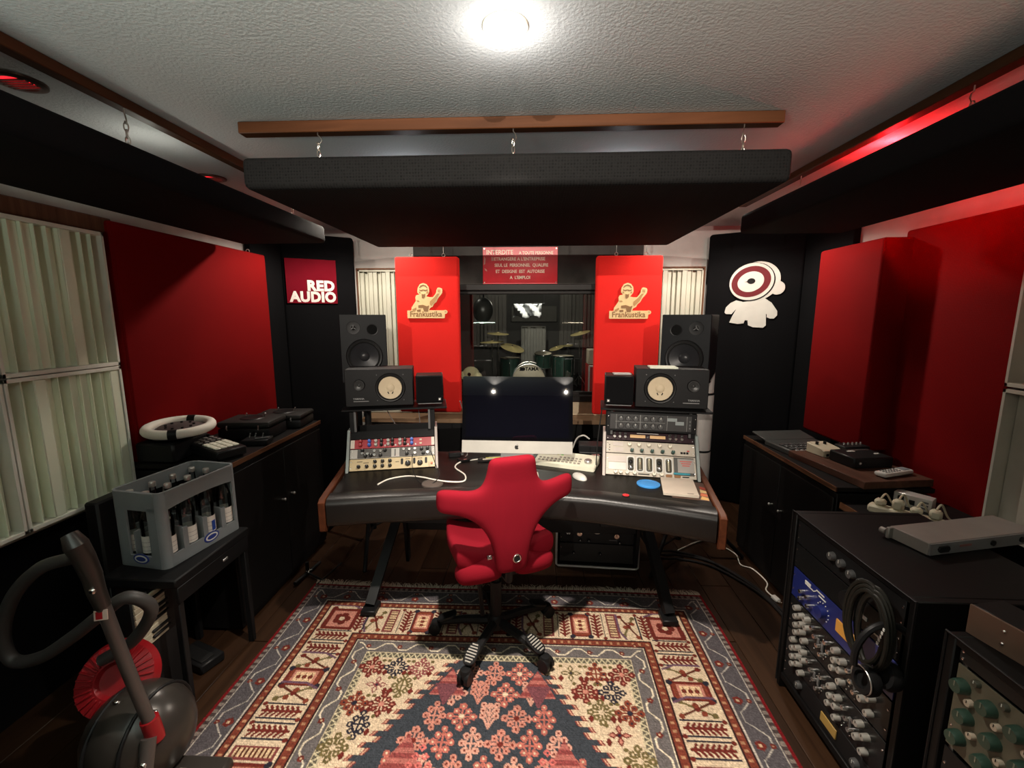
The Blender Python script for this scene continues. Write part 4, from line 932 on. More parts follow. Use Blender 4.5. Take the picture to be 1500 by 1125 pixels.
tp=thing('paper_tent_card','folded white paper tent card under the screen behind the chair headrest','card',(-.13,2.585,z(0)),R(5)); MB().prism([(-.03,0),(0,.045),(.03,0),(.026,0),(0,.039),(-.026,0)],-.03,.03,PAPER).build('folded_sheet',tp)
tp=thing('paper_scrap','crumpled white paper scrap just right of the chair headrest under the screen','paper',(.0,2.60,z(.0)),R(-20)); MB().sph((0,0,.012),.02,PAPER,(1,.7,.6),7,5).sph((.018,-.012,.008),.013,PAPER,(1,.8,.6),6,4).build('crumple',tp)
db=thing('external_drive','black box standing right of the computer with a white cable loop behind it','device',(.405,2.80,z(0)),R(-5)); MB().box((0,0,.028),(.20,.12,.056),BLKPLAST,.004).build('case',db); MB().box((0,-.0605,.012),(.19,.002,.004),GREYPLAST).build('front_slot',db)
tag(MB().tube(spline([(.27,2.85,z(.006)),(.30,2.88,z(.065)),(.345,2.89,z(.085)),(.385,2.885,z(.062))],8),.005,WHITE,8).build('white_cable'),'short white cable arching up right behind the computer','cable')
bk=thing('clamp_device','small black clamp-like device beside the right sloped rack','device',(.385,2.60,z(0)),R(8)); MB().box((0,0,.02),(.05,.045,.04),BLKPLAST,.004).build('body',bk); MB().box((0,-.01,.043),(.046,.03,.008),STEEL,.001).build('clip',bk); MB().box((0,-.024,.018),(.03,.002,.01),INKW).build('label',bk)
tag(MB().tube(spline([(-.45,2.66,1.10),(-.44,2.72,1.02),(-.42,2.73,.90),(-.415,2.70,z(.01)),(-.42,2.66,z(.003))],8),.0035,mat('grey_cable_jacket',(.16,.14,.13),.5),6).build('grey_cable'),'grey cable hanging from the left cube speaker to the desk','cable')
tag(MB().tube(spline([(-.94,2.70,1.06),(-.92,2.74,.98),(-.88,2.735,.90),(-.86,2.70,z(.004))],8),.003,mat('grey_cable_jacket',(.16,.14,.13),.5),6).build('grey_cable'),'grey cable dropping behind the left rack, the left one of two','cable')
tag(MB().tube(spline([(-.74,2.74,1.06),(-.735,2.76,.98),(-.73,2.75,.88),(-.73,2.72,z(.004))],8),.003,mat('grey_cable_jacket',(.16,.14,.13),.5),6).build('grey_cable'),'grey cable dropping behind the left rack, the right one of two','cable')
tag(MB().tube(spline([(.395,2.47,1.09),(.385,2.47,1.0),(.375,2.47,.88),(.37,2.46,z(.004))],8),.0035,mat('thin_black_cord',(.012,.012,.012),.5),6).build('black_cable'),'black cable running down the left side of the right rack','cable')
# ------------------------------------------------------------------ CHAIR
def sub(o,l=2):
    if 'sharp_edge' in o.data.attributes: o.data.attributes.remove(o.data.attributes['sharp_edge'])
    m=o.modifiers.new('smooth','SUBSURF'); m.levels=l; m.render_levels=l; return o
CH=thing('saddle_chair','red wool saddle chair with cross-shaped backrest and black five-star base before the desk','chair',(-.175,2.0,.0135),R(23))
P2={}
def V2(n,u,z): P2[n]=(u,z)
rows=[(.500,.070),(.545,.076),(.615,.086),(.685,.108),(.742,.150),(.83,.156),(.893,.146),(.932,.120),(.985,.110),(1.035,.104)]
cols_=[-1,-.35,.35,1]
for i,(z_,w_) in enumerate(rows):
    for j,c in enumerate(cols_): V2(('c',i,j),c*w_,z_)
for sgn,nm in ((-1,'l'),(1,'r')):
    for k,(u,zs) in enumerate(((.205,(.780,.838,.895)),(.255,(.792,.846,.902)),(.318,(.800,.850,.903)))):
        for i,zz in enumerate(zs): V2((nm,k,i),sgn*u,zz)
F2=[]
for i in range(len(rows)-1):
    for j in range(3): F2.append([('c',i,j),('c',i,j+1),('c',i+1,j+1),('c',i+1,j)])
for nm,jc in (('l',0),('r',3)):
    base=[('c',4,jc),('c',5,jc),('c',6,jc)]
    for k in range(3):
        a=base if k==0 else [(nm,k-1,i) for i in range(3)]; b_=[(nm,k,i) for i in range(3)]
        for i in range(2):
            q=[a[i],b_[i],b_[i+1],a[i+1]]; F2.append(q if nm=='r' else q[::-1])
keys=list(P2); ki={k:i for i,k in enumerate(keys)}; n=len(keys)
def yb(u,z_): return -.232+.62*u*u+ (.10*max(0,.60-z_) ) - .12*max(0,z_-.93)
vs=[];th=.030
for sgn in (-1,1):
    for k in keys:
        u,z_=P2[k]; vs.append((u,yb(u,z_)+sgn*th,z_-.009))
fs=[[ki[k] for k in f] for f in F2]; fsB=fs; 
from collections import Counter
ec=Counter(); 
for f in fs:
    for a,b_ in zip(f,f[1:]+f[:1]): ec[(a,b_)]+=1
sidef=[(b_,a,a+n,b_+n) for (a,b_) in ec if (b_,a) not in ec]
mb=MB(); V,Fc=mb.raw(vs,[tuple(f) for f in fsB]+[tuple(i+n for i in f[::-1]) for f in fs]+sidef,CHAIRRED); bmesh.ops.recalc_face_normals(mb.bm,faces=Fc)
me_=mb.bm; 
br=mb.build('backrest',CH); 
for p in br.data.polygons: p.use_smooth=True
sub(br,3)
# seat: saddle with raised wings
gx=[-.235,-.21,-.12,-.05,.05,.12,.21,.235]; gy=[-.175,-.15,-.05,.06,.16,.235,.255]
def ztop(x,y): 
    a=abs(x)/.235; return .545+.055*a*a+(.030*a if y<-.06 else .0)-.02*max(0,y)/.25-(.02 if (a<.3 and y<-.1) else 0)
def zbot(x,y): return ztop(x,y)-.075-(.035 if y<-.1 and abs(x)>.08 else 0.01)
vs=[];fs=[]; nx,ny=len(gx),len(gy)
for lay in (0,1):
    for j,y in enumerate(gy):
        for i,x in enumerate(gx):
            xx=x*(1-.18*max(0,(y-.05))/.2) ; e=.012 if (i in(0,nx-1) or j in(0,ny-1)) else 0
            yy=y-(0 if j>1 else (-.05 if abs(x)<.09 else 0)+.0)
            vs.append((xx,yy,(ztop(x,y)-e if lay else zbot(x,y)+e)-.009))
id_=lambda l,i,j: l*nx*ny+j*nx+i
for j in range(ny-1):
    for i in range(nx-1):
        fs.append((id_(1,i,j),id_(1,i+1,j),id_(1,i+1,j+1),id_(1,i,j+1))); fs.append((id_(0,i,j),id_(0,i,j+1),id_(0,i+1,j+1),id_(0,i+1,j)))
for i in range(nx-1): fs+= [(id_(0,i,0),id_(0,i+1,0),id_(1,i+1,0),id_(1,i,0)),(id_(0,i+1,ny-1),id_(0,i,ny-1),id_(1,i,ny-1),id_(1,i+1,ny-1))]
for j in range(ny-1): fs+= [(id_(0,0,j+1),id_(0,0,j),id_(1,0,j),id_(1,0,j+1)),(id_(0,nx-1,j),id_(0,nx-1,j+1),id_(1,nx-1,j+1),id_(1,nx-1,j))]
mb=MB(); V,Fc=mb.raw(vs,fs,CHAIRRED); bmesh.ops.recalc_face_normals(mb.bm,faces=Fc); st=mb.build('seat',CH)
for p in st.data.polygons: p.use_smooth=True
sub(st,2)
for sx in (-1,1):
    mb=MB(); mb.box((0,0,0),(.225,.125,.12),CHAIRRED,.038,seg=1); o=mb.build('rear_cushion',CH,(sx*.128,-.150,.478),(R(-6),R(sx*4),R(sx*8)))
    for p in o.data.polygons: p.use_smooth=True
    sub(o,2)
mb=MB(); mb.torus((0,0,0),.017,.004,CHROME,'y',24,8); mb.cyl((0,.006,0),(0,-.002,0),.015,BLKPLAST,seg=16); mb.build('adjuster_ring',CH,(.012,-.262,.570))
MB().cyl((-.085,-.2,.56),(-.105,-.2,.56),.010,CHROME,seg=12).build('side_knob',CH)
MB().box((0,-.02,.42),(.16,.20,.05),BLKPLAST,.01).build('tilt_mechanism',CH)
MB().tube([(0,-.20,.52),(0,-.19,.43),(0,-.06,.41)],.018,BLKMET,8).build('back_bar',CH)
MB().cyl((0,0,.30),(0,0,.41),.018,BLKMET).cyl((0,0,.10),(0,0,.31),.028,BLKMET).build('gas_column',CH)
MB().tube([(-.09,.02,.40),(-.085,.0,.30),(-.07,0,.14)],.011,BLKMET,8).build('foot_ring_bar',CH)
MB().lathe([(0,.06),(.045,.065),(.045,.11),(.03,.13),(0,.13)],BLKPLAST,None,20).build('hub',CH)
RIB=mat('pale_rubber_rib',(.30,.28,.25),.6)
for k in range(5):
    a=R(-111-23+72*k); c,s_=math.cos(a),math.sin(a); T=Matrix.Rotation(a,4,'Z')
    arm=MB(); arm.tube([(.03*c,.03*s_,.095),(.16*c,.16*s_,.088),(.285*c,.285*s_,.065)],[.024,.021,.017],BLKPLAST,8); ao=arm.build('base_arm',CH)
    pd=MB(); pd.prism(rrect(.105,.060,.026,5,0,0),-.006,.006,BLKPLAST,T@Matrix.Translation((.252,0,.098))@Matrix.Rotation(R(22),4,'Y')@Matrix.Rotation(R(-90),4,'X'),.003); po=pd.build('foot_pad',CH)
    rb_=MB()
    for q in range(7): rb_.box((-.039+q*.013,0,.0075),(.006,.048-.0035*abs(q-3)**1.6,.003),RIB,mtx=T@Matrix.Translation((.252,0,.098))@Matrix.Rotation(R(22),4,'Y'))
    if k in (0,1): rb_.build('pad_ribs',po)
    cs_=MB(); cc0=Vector((.315*c,.315*s_,.031)); tg_=Vector((-s_,c,0))
    cs_.cyl(cc0+tg_*.008,cc0+tg_*.026,.0305,BLKPLAST,seg=18).cyl(cc0-tg_*.026,cc0-tg_*.008,.0305,BLKPLAST,seg=18).cyl(cc0-tg_*.02,cc0+tg_*.02,.012,BLKMET,seg=10)
    cs_.lathe([(.034,.0),(.034,.02),(.026,.034),(.0,.038)],BLKPLAST,Matrix.Translation(cc0+Vector((-.004*c,-.004*s_,.004)))@Matrix.Diagonal((.8,.8,1,1)),14); cs_.build('caster',CH)

# ------------------------------------------------------------------ under the desk
ua=thing('floor_rack_case','small black rack case with a pale metal edge standing on the floor under the desk','rack',(.425,2.66,0),R(-3))
for c,d in (((0,.2,.008),(.53,.38,.016)),((0,.2,.322),(.53,.38,.014)),((-.258,.2,.165),(.014,.38,.31)),((.258,.2,.165),(.014,.38,.31)),((0,.385,.165),(.51,.012,.31))): MB().box(c,d,BLKPAINT,.002).build('case_panel',ua)
MB().tube([(-.262,.006,.32),(-.262,.004,.016),(-.25,.004,.006),(.25,.004,.006),(.262,.004,.016),(.262,.006,.32)],.007,ALU,8).build('edge_profile',ua)
u=thing('rack_monitor_controller','dark rack unit with three silver knobs in the floor rack under the desk','audio unit',loc_of((.425,2.66,0),R(-3),0,.02,.165),R(-3))
chassis(u,.482,.125,.18,BLKPLAST); knobs(u,KN_BIGSIL,[(-.115,.070)]); knobs(u,KN_BIGSIL,[(.12,.062)]); MB().prism(ell(.018,.008,20,-.002,.072),-.004,0,STEEL).build('badge',u)
lettering('SPL',u,INKW,(-.185,-.0005,.075),.030,bold=.0012,rot=(R(90),R(-90),0)); knobs(u,KN_BLK,[(-.11,.02),(-.055,.02),(.14,.014)])
MB().box((.10,-.0008,.025),(.05,.001,.004),GREYPLAST).build('printed_line',u)
u=thing('rack_power_supply','plain black rack unit at the foot of the floor rack under the desk','audio unit',loc_of((.425,2.66,0),R(-3),0,.02,.03),R(-3)); chassis(u,.482,.128,.2,mat('dull_black_face',(.02,.018,.017),.55)); knobs(u,KN_BLK,[(-.15,.065),(.02,.065)])
cb=mat('black_cable_jacket',(.014,.013,.013),.5)
for k,(dx,dy) in enumerate(((0,0),(.03,.05),(.0,.10))):
    tag(MB().tube(spline([(.66,2.62+dy*.6,.30),(.80,2.66+dy*.8,.10),(.985+dx,2.78+dy,.011),(1.16+dx,2.72+dy*.8,.009),(1.28+dx,2.56+dy*.6,.009),(1.36+dx*.5,2.36+dy*.5,.009),(1.37+dx,2.10+dy,.009)],8),.008,cb,8).build('black_cable'),'thick black floor cable running from floor rack to right cabinet, %s of three'%('nearest','middle','farthest')[k],'cable','cables on the floor right of the desk')
tag(MB().tube(spline([(1.02,2.9,.008),(1.25,3.05,.006),(1.36,2.96,.006),(1.40,2.86,.006),(1.375,2.74,.006),(1.43,2.69,.006),(1.445,2.55,.006),(1.40,2.47,.006),(1.41,2.40,.006)],8),.004,CABW,8).build('white_cable'),'white cable winding over the floor in front of the right cabinet','cable')
pg=thing('white_plug','white plug at the end of the cable on the floor by the right cabinet','plug',(1.41,2.385,.0),R(-80)); MB().box((0,0,.010),(.05,.03,.02),WHITE,.005).build('body',pg); MB().cyl((.025,.006,.01),(.043,.006,.01),.002,CHROME,seg=8).cyl((.025,-.006,.01),(.043,-.006,.01),.002,CHROME,seg=8).build('pins',pg)

# ------------------------------------------------------------------ LEFT SIDE
DARKLAM=mat('black_laminate',(.0055,.005,.005),.5,bump=(60,.05)); LIP=wood('worn_wood_edge',(.06,.025,.014),(.15,.07,.035),axis=1)
def cabinet(name,label,x0,x1,y0,y1,h,face,doors,cat='cabinet'):
    t=thing(name,label,cat,((x0+x1)/2,(y0+y1)/2,0)); w,d=x1-x0,y1-y0
    MB().box((0,0,h/2-.01),(w-.02,d-.01,h-.05),DARKLAM,.002).build('body',t)
    MB().box((0,0,h-.011),(w,d,.022),DARKLAM,.002).build('top',t)
    MB().box((face*(w/2+.001),0,h-.011),(.006,d,.023),LIP).build('edge_band',t)
    MB().box((0,0,.02),(w-.06,d-.05,.04),BLKPAINT).build('plinth',t)
    n_=doors
    for i in range(n_):
        dy=(d-.02)/n_; yc=-d/2+.01+dy*(i+.5)
        dr=MB().box((0,0,0),(.016,dy-.006,h-.10),DARKLAM,.002).build('door',t,(face*(w/2-.006),yc,h/2-.005))
        MB().cyl((0,-.0,0),(face*.018,0,0),.005,STEEL,seg=10).sph((face*.02,0,0),.008,STEEL,u=10,v=6).build('handle',dr,(face*.008,(dy/2-.05)*(1 if i%2==0 else -1),.10))
    return t
cabinet('low_cabinet','long black cabinet with a worn wooden top edge along the left wall',-2.0,-1.485,1.985,2.93,.90,1,2)
# pads, ring, cases on the cabinet
pc=thing('pad_controller','black pad controller with a grid of pale grey pads on the left cabinet','controller',(-1.66,2.145,.9205),rot=(R(4),0,R(66)))
MB().box((0,0,-.008),(.13,.26,.012),BLKPLAST).build('stand_foot',pc)
MB().box((0,0,.022),(.15,.30,.044),BLKPLAST,.006).build('case',pc)
pdm=MB().box((0,0,0),(.0285,.0285,.008),mat('pale_grey_pad',(.60,.58,.48),.6),.003).mesh('pad')
for i in range(4):
    for j in range(4): mkobj('pad',pdm,pc,(-.045+i*.0305,-.098+j*.0305,.047))
sbm=MB().box((0,0,0),(.022,.018,.006),mat('dim_button',(.12,.11,.10),.5),.002).mesh('button')
for i in range(4):
    for j in range(3): mkobj('button',sbm,pc,(-.045+i*.030,.045+j*.032,.046))
MB().lathe([(0,0),(.012,0),(.011,.014),(0,.014)],BLKPLAST,Matrix.Translation((.04,.135,.044)),14).build('dial',pc)
dt=thing('electronic_pedal_box','low dark device with small levers between the pad controller and the black cases','device',(-1.57,2.36,.9005),R(12)); MB().box((0,0,.016),(.14,.10,.032),BLKPLAST,.005).build('case',dt)
for x in (-.05,-.02,.02): MB().cyl((x,.02,.032),(x+.008,.02,.056),.0035,STEEL,seg=8).build('lever',dt)
MB().cyl((.0,-.03,.036),(.075,-.02,.040),.005,GREYPLAST,seg=8).build('bar',dt)
bs=thing('black_drum_module','round-topped black box under the white ring on the left cabinet','device',(-1.86,2.12,.9005)); MB().box((0,0,.05),(.20,.24,.10),BLKPLAST,.01).build('base',bs); MB().lathe([(.08,.10),(.10,.118),(.10,.128),(.0,.128)],BLKPLAST,None,28).build('pan',bs)
rg=thing('padded_ring','white padded ring with black straps around a dark dotted disc on the left cabinet','ring device',(-1.80,2.10,1.062),0,rot=(R(3),R(2),0))
RW=mat('white_padding',(.70,.66,.58),.6)
MB().torus((0,0,0),.135,.023,RW,'z',44,12).build('ring_tube',rg)
for a in (105,-62): 
    MB().torus((.135*math.cos(R(a)),.135*math.sin(R(a)),0),.0242,.004,BLKPLAST,'z',4,4).build('strap_core',rg) if False else None
    T=Matrix.Rotation(R(a),4,'Z')@Matrix.Translation((.135,0,0)); MB().cyl((0,-.018,0),(0,.018,0),.0255,BLKPLAST,seg=16).build('strap',rg).matrix_local=T
MB().lathe([(0,.008),(.09,.006),(.105,-.004),(.105,-.012),(0,-.014)],mat('brown_black_disc',(.05,.038,.036),.55),None,32).build('disc',rg)
MB().torus((0,0,-.006),.108,.002,STEEL,'z',36,6).build('disc_rim',rg)
bmh=MB().cyl((0,0,0),(0,0,.007),.006,BLKPLAST,seg=8).mesh('peg')
for k in range(9): mkobj('peg',bmh,rg,(.06*math.cos(k*.7),.06*math.sin(k*.7),.006))
for lab,(x,y,w,d,h,rz) in (('wide black hard case with rounded lid on the left cabinet below the red panel',(-1.70,2.53,.30,.22,.11,5)),('low black case at the far end of the left cabinet',(-1.66,2.80,.30,.22,.09,6))):
    t=thing('black_case',lab,'case',(x,y,.9005),R(rz),'black cases on the left cabinet'); MB().box((0,0,h*.32),(w,d,h*.62),BLKPLAST,.012,seg=2).build('tray',t); MB().box((0,0,h*.82),(w+.006,d+.006,h*.34),mat('black_case_lid',(.022,.022,.021),.5),.016,seg=2).build('lid',t)
    MB().lathe([(.07,0),(.062,.006),(.055,.004),(0,.004)],BLKPLAST,Matrix.Translation((0,0,h*.985)),24).build('lid_rim',t)
    for sx in (-.3,.3): MB().tube([(sx*w,-d/2-.004,h*.55),(sx*w,-d/2-.008,h*.68),(sx*w,-d/2-.004,h*.8)],.004,STEEL,6).build('latch',t)
    for sx in (-.06,.05): MB().cyl((sx,.03,h),(sx+.012,.03,h+.022),.004,STEEL,seg=8).build('clip',t)
# bench with crate
bn=thing('low_bench','black low bench with a thin handle rail carrying the bottle crate','bench',(-1.545,1.735,0))
MB().box((0,0,.580),(.315,.45,.040),BLKPAINT,.006).build('bench_top',bn)
MB().box((.147,0,.525),(.016,.43,.07),BLKPAINT,.003).build('front_rail',bn)
for sx in (-.138,.138):
    for sy in (-.20,.20): MB().box((sx,sy,.28),(.026,.026,.56),BLKMET,.003).build('leg',bn)
MB().box((.157,.05,.53),(.006,.03,.012),STEEL,.002).build('handle',bn)
CR_S=.913
CR=thing('bottle_crate','grey plastic crate with blue oval badges holding glass bottles on the black bench','crate',(-1.474,1.576,.6005),R(81.6)); CR.scale=(CR_S,)*3
CG=mat('grey_crate_plastic',(.20,.22,.23),.5,noise=(14,.1)); L_,D_,H_=.417,.265,.355
MB().prism(rrect(L_,D_,.03,4,L_/2,D_/2),0,.012,CG,XY).build('floor',CR)
def side(p0,along,inw,ln,arch,name):
    T=Matrix(((along[0],inw[0],0,p0[0]),(along[1],inw[1],0,p0[1]),(0,0,1,0),(0,0,0,1)))
    b=MB(); pw=.036 if ln>.3 else .075
    b.prism([(.028,0),(ln-.028,0),(ln-.028,.055),(.028,.055)],0,.010,CG,T)
    lo=[(.028+pw-.036+(ln-.056-2*(pw-.036))*k/12, H_-.085-arch*(1-((k-6)/6)**2)*-1) for k in range(13)]
    b.prism([(.028,H_),(.028,H_-.09)]+lo+[(ln-.028,H_-.09),(ln-.028,H_)],0,.010,CG,T)
    b.prism([(.028,.05),(pw,.05),(pw,H_-.07),(.028,H_-.07)],0,.010,CG,T); b.prism([(ln-pw,.05),(ln-.028,.05),(ln-.028,H_-.07),(ln-pw,H_-.07)],0,.010,CG,T)
    b.prism([(.028,H_-.012),(ln-.028,H_-.012),(ln-.028,H_),(.028,H_)],-.004,.002,CG,T)
    if ln>.3:
        for k in (1,2,3): b.prism([(ln*k/4-.012,.05),(ln*k/4+.012,.05),(ln*k/4+.012,.155),(ln*k/4-.012,.155)],0.0,.008,CG,T)
    o=b.build(name,CR)
    cx=ln*(.50 if ln<.3 else .56)
    e=MB(); BL=mat('badge_blue',(.02,.04,.22),.5); e.prism(ell(.042,.024,24,cx,.042),-.003,0,BL,T); 
    e.prism(ell(.034,.0175,24,cx,.042),-.0036,-.002,INKW,T); e.prism(ell(.026,.011,20,cx,.042),-.0042,-.002,BL,T); eo=e.build('oval_badge',o)
side((0,0),(1,0),(0,1),L_,.012,'long_side'); side((0,D_),(0,-1),(1,0),D_,0,'short_side'); side((L_,0),(0,1),(-1,0),D_,0,'short_side'); side((L_,D_),(-1,0),(0,-1),L_,.012,'long_side')
for x,y,a in ((.03,.03,180),(L_-.03,.03,270),(L_-.03,D_-.03,0),(.03,D_-.03,90)):
    P=[(x+.030*math.cos(R(a+90*k/5)),y+.030*math.sin(R(a+90*k/5))) for k in range(6)]+[(x+.020*math.cos(R(a+90*k/5)),y+.020*math.sin(R(a+90*k/5))) for k in range(5,-1,-1)]
    MB().prism(P,0,H_,CG,XY).build('corner_post',CR)
dv_=MB()
for k in (1,2,3): dv_.box((L_*k/4,D_/2,.085),(.004,D_-.03,.145),CG)
for k in (1,2): dv_.box((L_/2,D_*k/3,.085),(L_-.03,.004,.145),CG)
dv_.build('divider_grid',CR)
BG=glassmat('bottle_glass',(.86,.90,.90),1.6)
LBL=mat('paper_label',(.72,.69,.63),.6); LBLB=mat('blue_label_print',(.02,.06,.30),.5)
def bottle():
    t=thing('glass_bottle','x','bottle'); pr=[(0,0),(.030,0),(.034,.004),(.034,.185),(.032,.205),(.022,.240),(.0155,.262),(.0125,.30),(.0125,.318)]
    MB().lathe(pr,BG,None,20).build('glass_body',t); MB().lathe([(.0145,.302),(.0150,.305),(.0150,.322),(.013,.325),(0,.325)],mat('silver_cap',(.55,.53,.50),.35,.8),None,16).build('cap',t)
    MB().lathe([(.0345,.045),(.0345,.125)],LBL,None,20).build('label',t)
    q=MB(); 
    for k in range(3): q.cyl((0,0,.055+.02*k),(0,0,.058+.02*k),.0348,mat('grey_label_print',(.40,.38,.36),.6),seg=20,caps=False)
    q.build('label_print',t); return t
bt0=bottle(); k=0
for i in range(4):
    for j in range(3):
        p=loc_of((-1.474,1.576,.6005+.0115),R(81.6),CR_S*L_*(i+.5)/4,CR_S*D_*(j+.5)/3,0)
        lab='clear glass bottle with silver cap in the crate, %s row, %s from the front end'%(('room-side','middle','wall-side')[j],('first','second','third','fourth')[i])
        if k==0: bt0.scale=(CR_S,)*3; bt0.location=p; bt0['label']=lab; bt0['group']='bottles in the grey crate'
        else: dup(bt0,p,(0,0,k*1.3),lab)
        if (i,j)==(0,0): MB().prism([(-.0,.05),(.02,.05),(.02,.10),(0,.10)],-.0,.0008,LBLB).build('label',bt0,(-.012,-.0352,.0),(0,0,R(0)))
        k+=1
# black flat case behind the crate, against the diffuser
bc=thing('flat_black_case','flat black instrument case leaning behind the crate under the sage diffuser','case',(-1.79,1.78,.0)); MB().box((0,0,.435),(.06,.36,.87),DARKLAM,.008,rot=(0,R(0),0)).build('shell',bc); MB().cyl((.036,.02,.78),(.036,.09,.79),.006,STEEL,seg=8).build('handle',bc); MB().cyl((.036,.12,.74),(.036,.14,.86),.004,STEEL,seg=8).build('rod',bc)
# upright keyboard under the bench
kb=thing('keyboard_instrument','small keyboard with ivory keys standing on end beside the bench','keyboard',(-1.545,1.545,0)); 
MB().box((0,-.0,.275),(.07,.21,.55),BLKPLAST,.006).build('case',kb)
wk=MB().box((0,0,0),(.010,.135,.0215),IVORY,.002).mesh('white_key'); bkm=MB().box((0,0,0),(.012,.085,.011),BLKPLAST,.002).mesh('black_key')
for i in range(9): mkobj('white_key',wk,kb,(.038,-.032,.345+i*.0228))
for i in (0,1,3,4,5,7): mkobj('black_key',bkm,kb,(.046,.0,.357+i*.0228))
# floor things left
fp=thing('foot_switch','black foot switch box lying on the dark floor left of the rug','pedal',(-1.57,1.79,.0),R(-20)); MB().box((0,0,.022),(.20,.11,.044),BLKPLAST,.006).build('case',fp); MB().box((0,-.01,.046),(.16,.06,.008),mat('black_rubber',(.012,.012,.012),.55),.002).build('treadle',fp)
ms_=thing('boom_stand_base','black stand foot with crossing legs and pale clip on the floor left of desk','stand',(-1.405,2.50,0.0),R(78)); ms_.scale=(.62,)*3
MB().tube([(-.20,0,.03),(.20,.03,.02)],.018,BLKMET,8).build('leg',ms_); MB().tube([(-.14,-.20,.012),(.26,-.19,.012)],.010,BLKMET,8).build('leg',ms_); MB().tube([(-.01,.02,.04),(-.06,-.20,.014)],.012,BLKMET,8).build('leg',ms_); MB().cyl((0,.015,.03),(0,.015,.14),.018,BLKMET).build('post',ms_)
MB().tube([(-.03,-.02,.048),(.0,.0,.052),(.03,-.015,.048)],.004,WHITE,6).tube([(-.02,.015,.05),(0,0,.054),(.03,.018,.05)],.004,WHITE,6).build('clip',ms_)
# ------------------------------------------------------------------ vacuum cleaner
VG=mat('warm_grey_tube',(.10,.085,.078),.35,.4); VB=mat('smoked_grey_shell',(.035,.030,.026),.28,.2); VR=mat('red_vacuum_plastic',(.26,.006,.010),.35)
vc=thing('vacuum_cleaner','grey vacuum cleaner with upright wand, hose loop and red pleated ring, lower left corner','vacuum cleaner',(-1.26,1.24,.0135))
MB().sph((-.10,.03,.165),.165,VB,(1.0,.95,1.0),28,18).build('ball_shell',vc)
MB().torus((-.04,.03,.165),.152,.006,BLKPLAST,'x',36,8).torus((-.16,.03,.165),.152,.006,BLKPLAST,'x',36,8).build('ball_band',vc)
for x,z_ in ((-.05,.322),(-.13,.325),(.0,.295)): MB().box((x,-.01,z_),(.02,.012,.010),CHROME,.003).build('catch',vc)
MB().cyl((-.27,.118,.03),(-.265,.125,.24),.066,BLKPLAST,.070,seg=24).build('cyclone_bin',vc)
T=Matrix.Translation((-.245,.115,.295))@Matrix.Rotation(R(58),4,'X')@Matrix.Rotation(R(16),4,'Y')
MB().lathe([(.05,-.03),(.118,-.03),(.132,0),(.120,.026),(.06,.034),(.05,.02),(0,.018)],VR,T,40).build('pleated_ring',vc)
plm=MB()
for k in range(30):
    a=2*PI*k/30; plm.box((.092*math.cos(a),.092*math.sin(a),.030),(.054,.007,.014),VR,.002,rot=(0,R(8),a),mtx=T)
pl_=plm.build('pleats',vc)
wd=MB(); wd.tube([(.014,-.04,.27),(-.012,-.05,.42),(-.022,-.075,.60),(-.028,-.095,.745)],.0185,VG,14); wd.build('wand',vc)
MB().tube([(.02,-.036,.22),(.010,-.041,.30)],.026,VR,14).build('wand_collar',vc)
MB().tube([(-.028,-.095,.745),(-.030,-.105,.80),(-.030,-.11,.85)],[.0205,.023,.024],VB,14).build('wand_socket',vc)
MB().tube([(-.030,-.11,.85),(-.030,-.125,.92),(-.032,-.138,.965),(-.05,-.135,.995)],[.025,.027,.029,.020],VB,14).build('handle_grip',vc)
MB().box((-.016,-.128,.815),(.018,.012,.018),CHROME,.004).build('release_button',vc)
sk=MB(); sk.box((0,0,0),(.036,.003,.030),mat('pale_sticker',(.50,.40,.34),.5)).box((-.004,-.0008,0),(.018,.003,.022),VR); sk.build('sticker',vc,(-.022,-.110,.725),(R(-10),R(-3),R(12)))
MB().tube(spline([(-.05,-.115,.93),(-.14,-.03,.885),(-.253,.04,.817),(-.38,.04,.774),(-.496,.04,.665),(-.56,.04,.52),(-.54,.04,.423),(-.437,.04,.438),(-.313,.04,.517),(-.188,.04,.612),(-.10,.05,.67),(-.06,.09,.60),(-.15,.10,.47),(-.26,.08,.40)],8),.021,mat('hose_grey',(.045,.042,.040),.5),12).build('hose',vc)
MB().tube([(.02,-.06,.25),(.03,-.10,.16),(.05,-.10,.07)],.022,VG,12).build('lower_duct',vc)
MB().box((.03,-.105,.19),(.024,.014,.028),CHROME,.004,rot=(R(-15),0,0)).build('badge',vc)
fh=MB(); fh.box((.10,.02,.026),(.20,.10,.044),VB,.013); fh.build('floor_head',vc)
for x in (.06,.14): MB().box((x,.0,.054),(.03,.016,.012),WHITE,.004).build('floor_head_clip',vc)

# ------------------------------------------------------------------ RIGHT SIDE
cabinet('low_cabinet','long black cabinet with a thin wooden top edge along the right wall',1.45,1.90,2.06,2.99,.815,-1,2)
kc=thing('keyboard_controller','dark grey keyboard controller with opened lid at the far end of the right cabinet','controller',(1.65,2.70,.8155),R(8))
DGm=mat('dark_slate_plastic',(.035,.038,.036),.45); MB().box((0,-.05,.016),(.34,.28,.032),DGm,.006).build('base',kc); MB().box((0,.0,0),(.34,.14,.010),DGm,.004).build('lid',kc,(0,.15,.040),(R(9),0,0))
kk=MB().box((0,0,0),(.024,.032,.010),mat('charcoal_key',(.05,.05,.05),.4),.003).mesh('key'); kp=MB().box((0,0,0),(.022,.016,.009),mat('grey_key',(.26,.25,.24),.4),.003).mesh('key')
for i in range(10):
    for j in range(4): mkobj('key',kk if j else kp,kc,(-.14+i*.031,-.155+j*.042,.036))
br_=thing('wooden_board','thin brown wooden board lying at an angle on the right cabinet','board',(1.70,2.31,.8155),R(8)); MB().box((0,0,.018),(.36,.50,.036),BROWNW,.003).build('plank_board',br_)
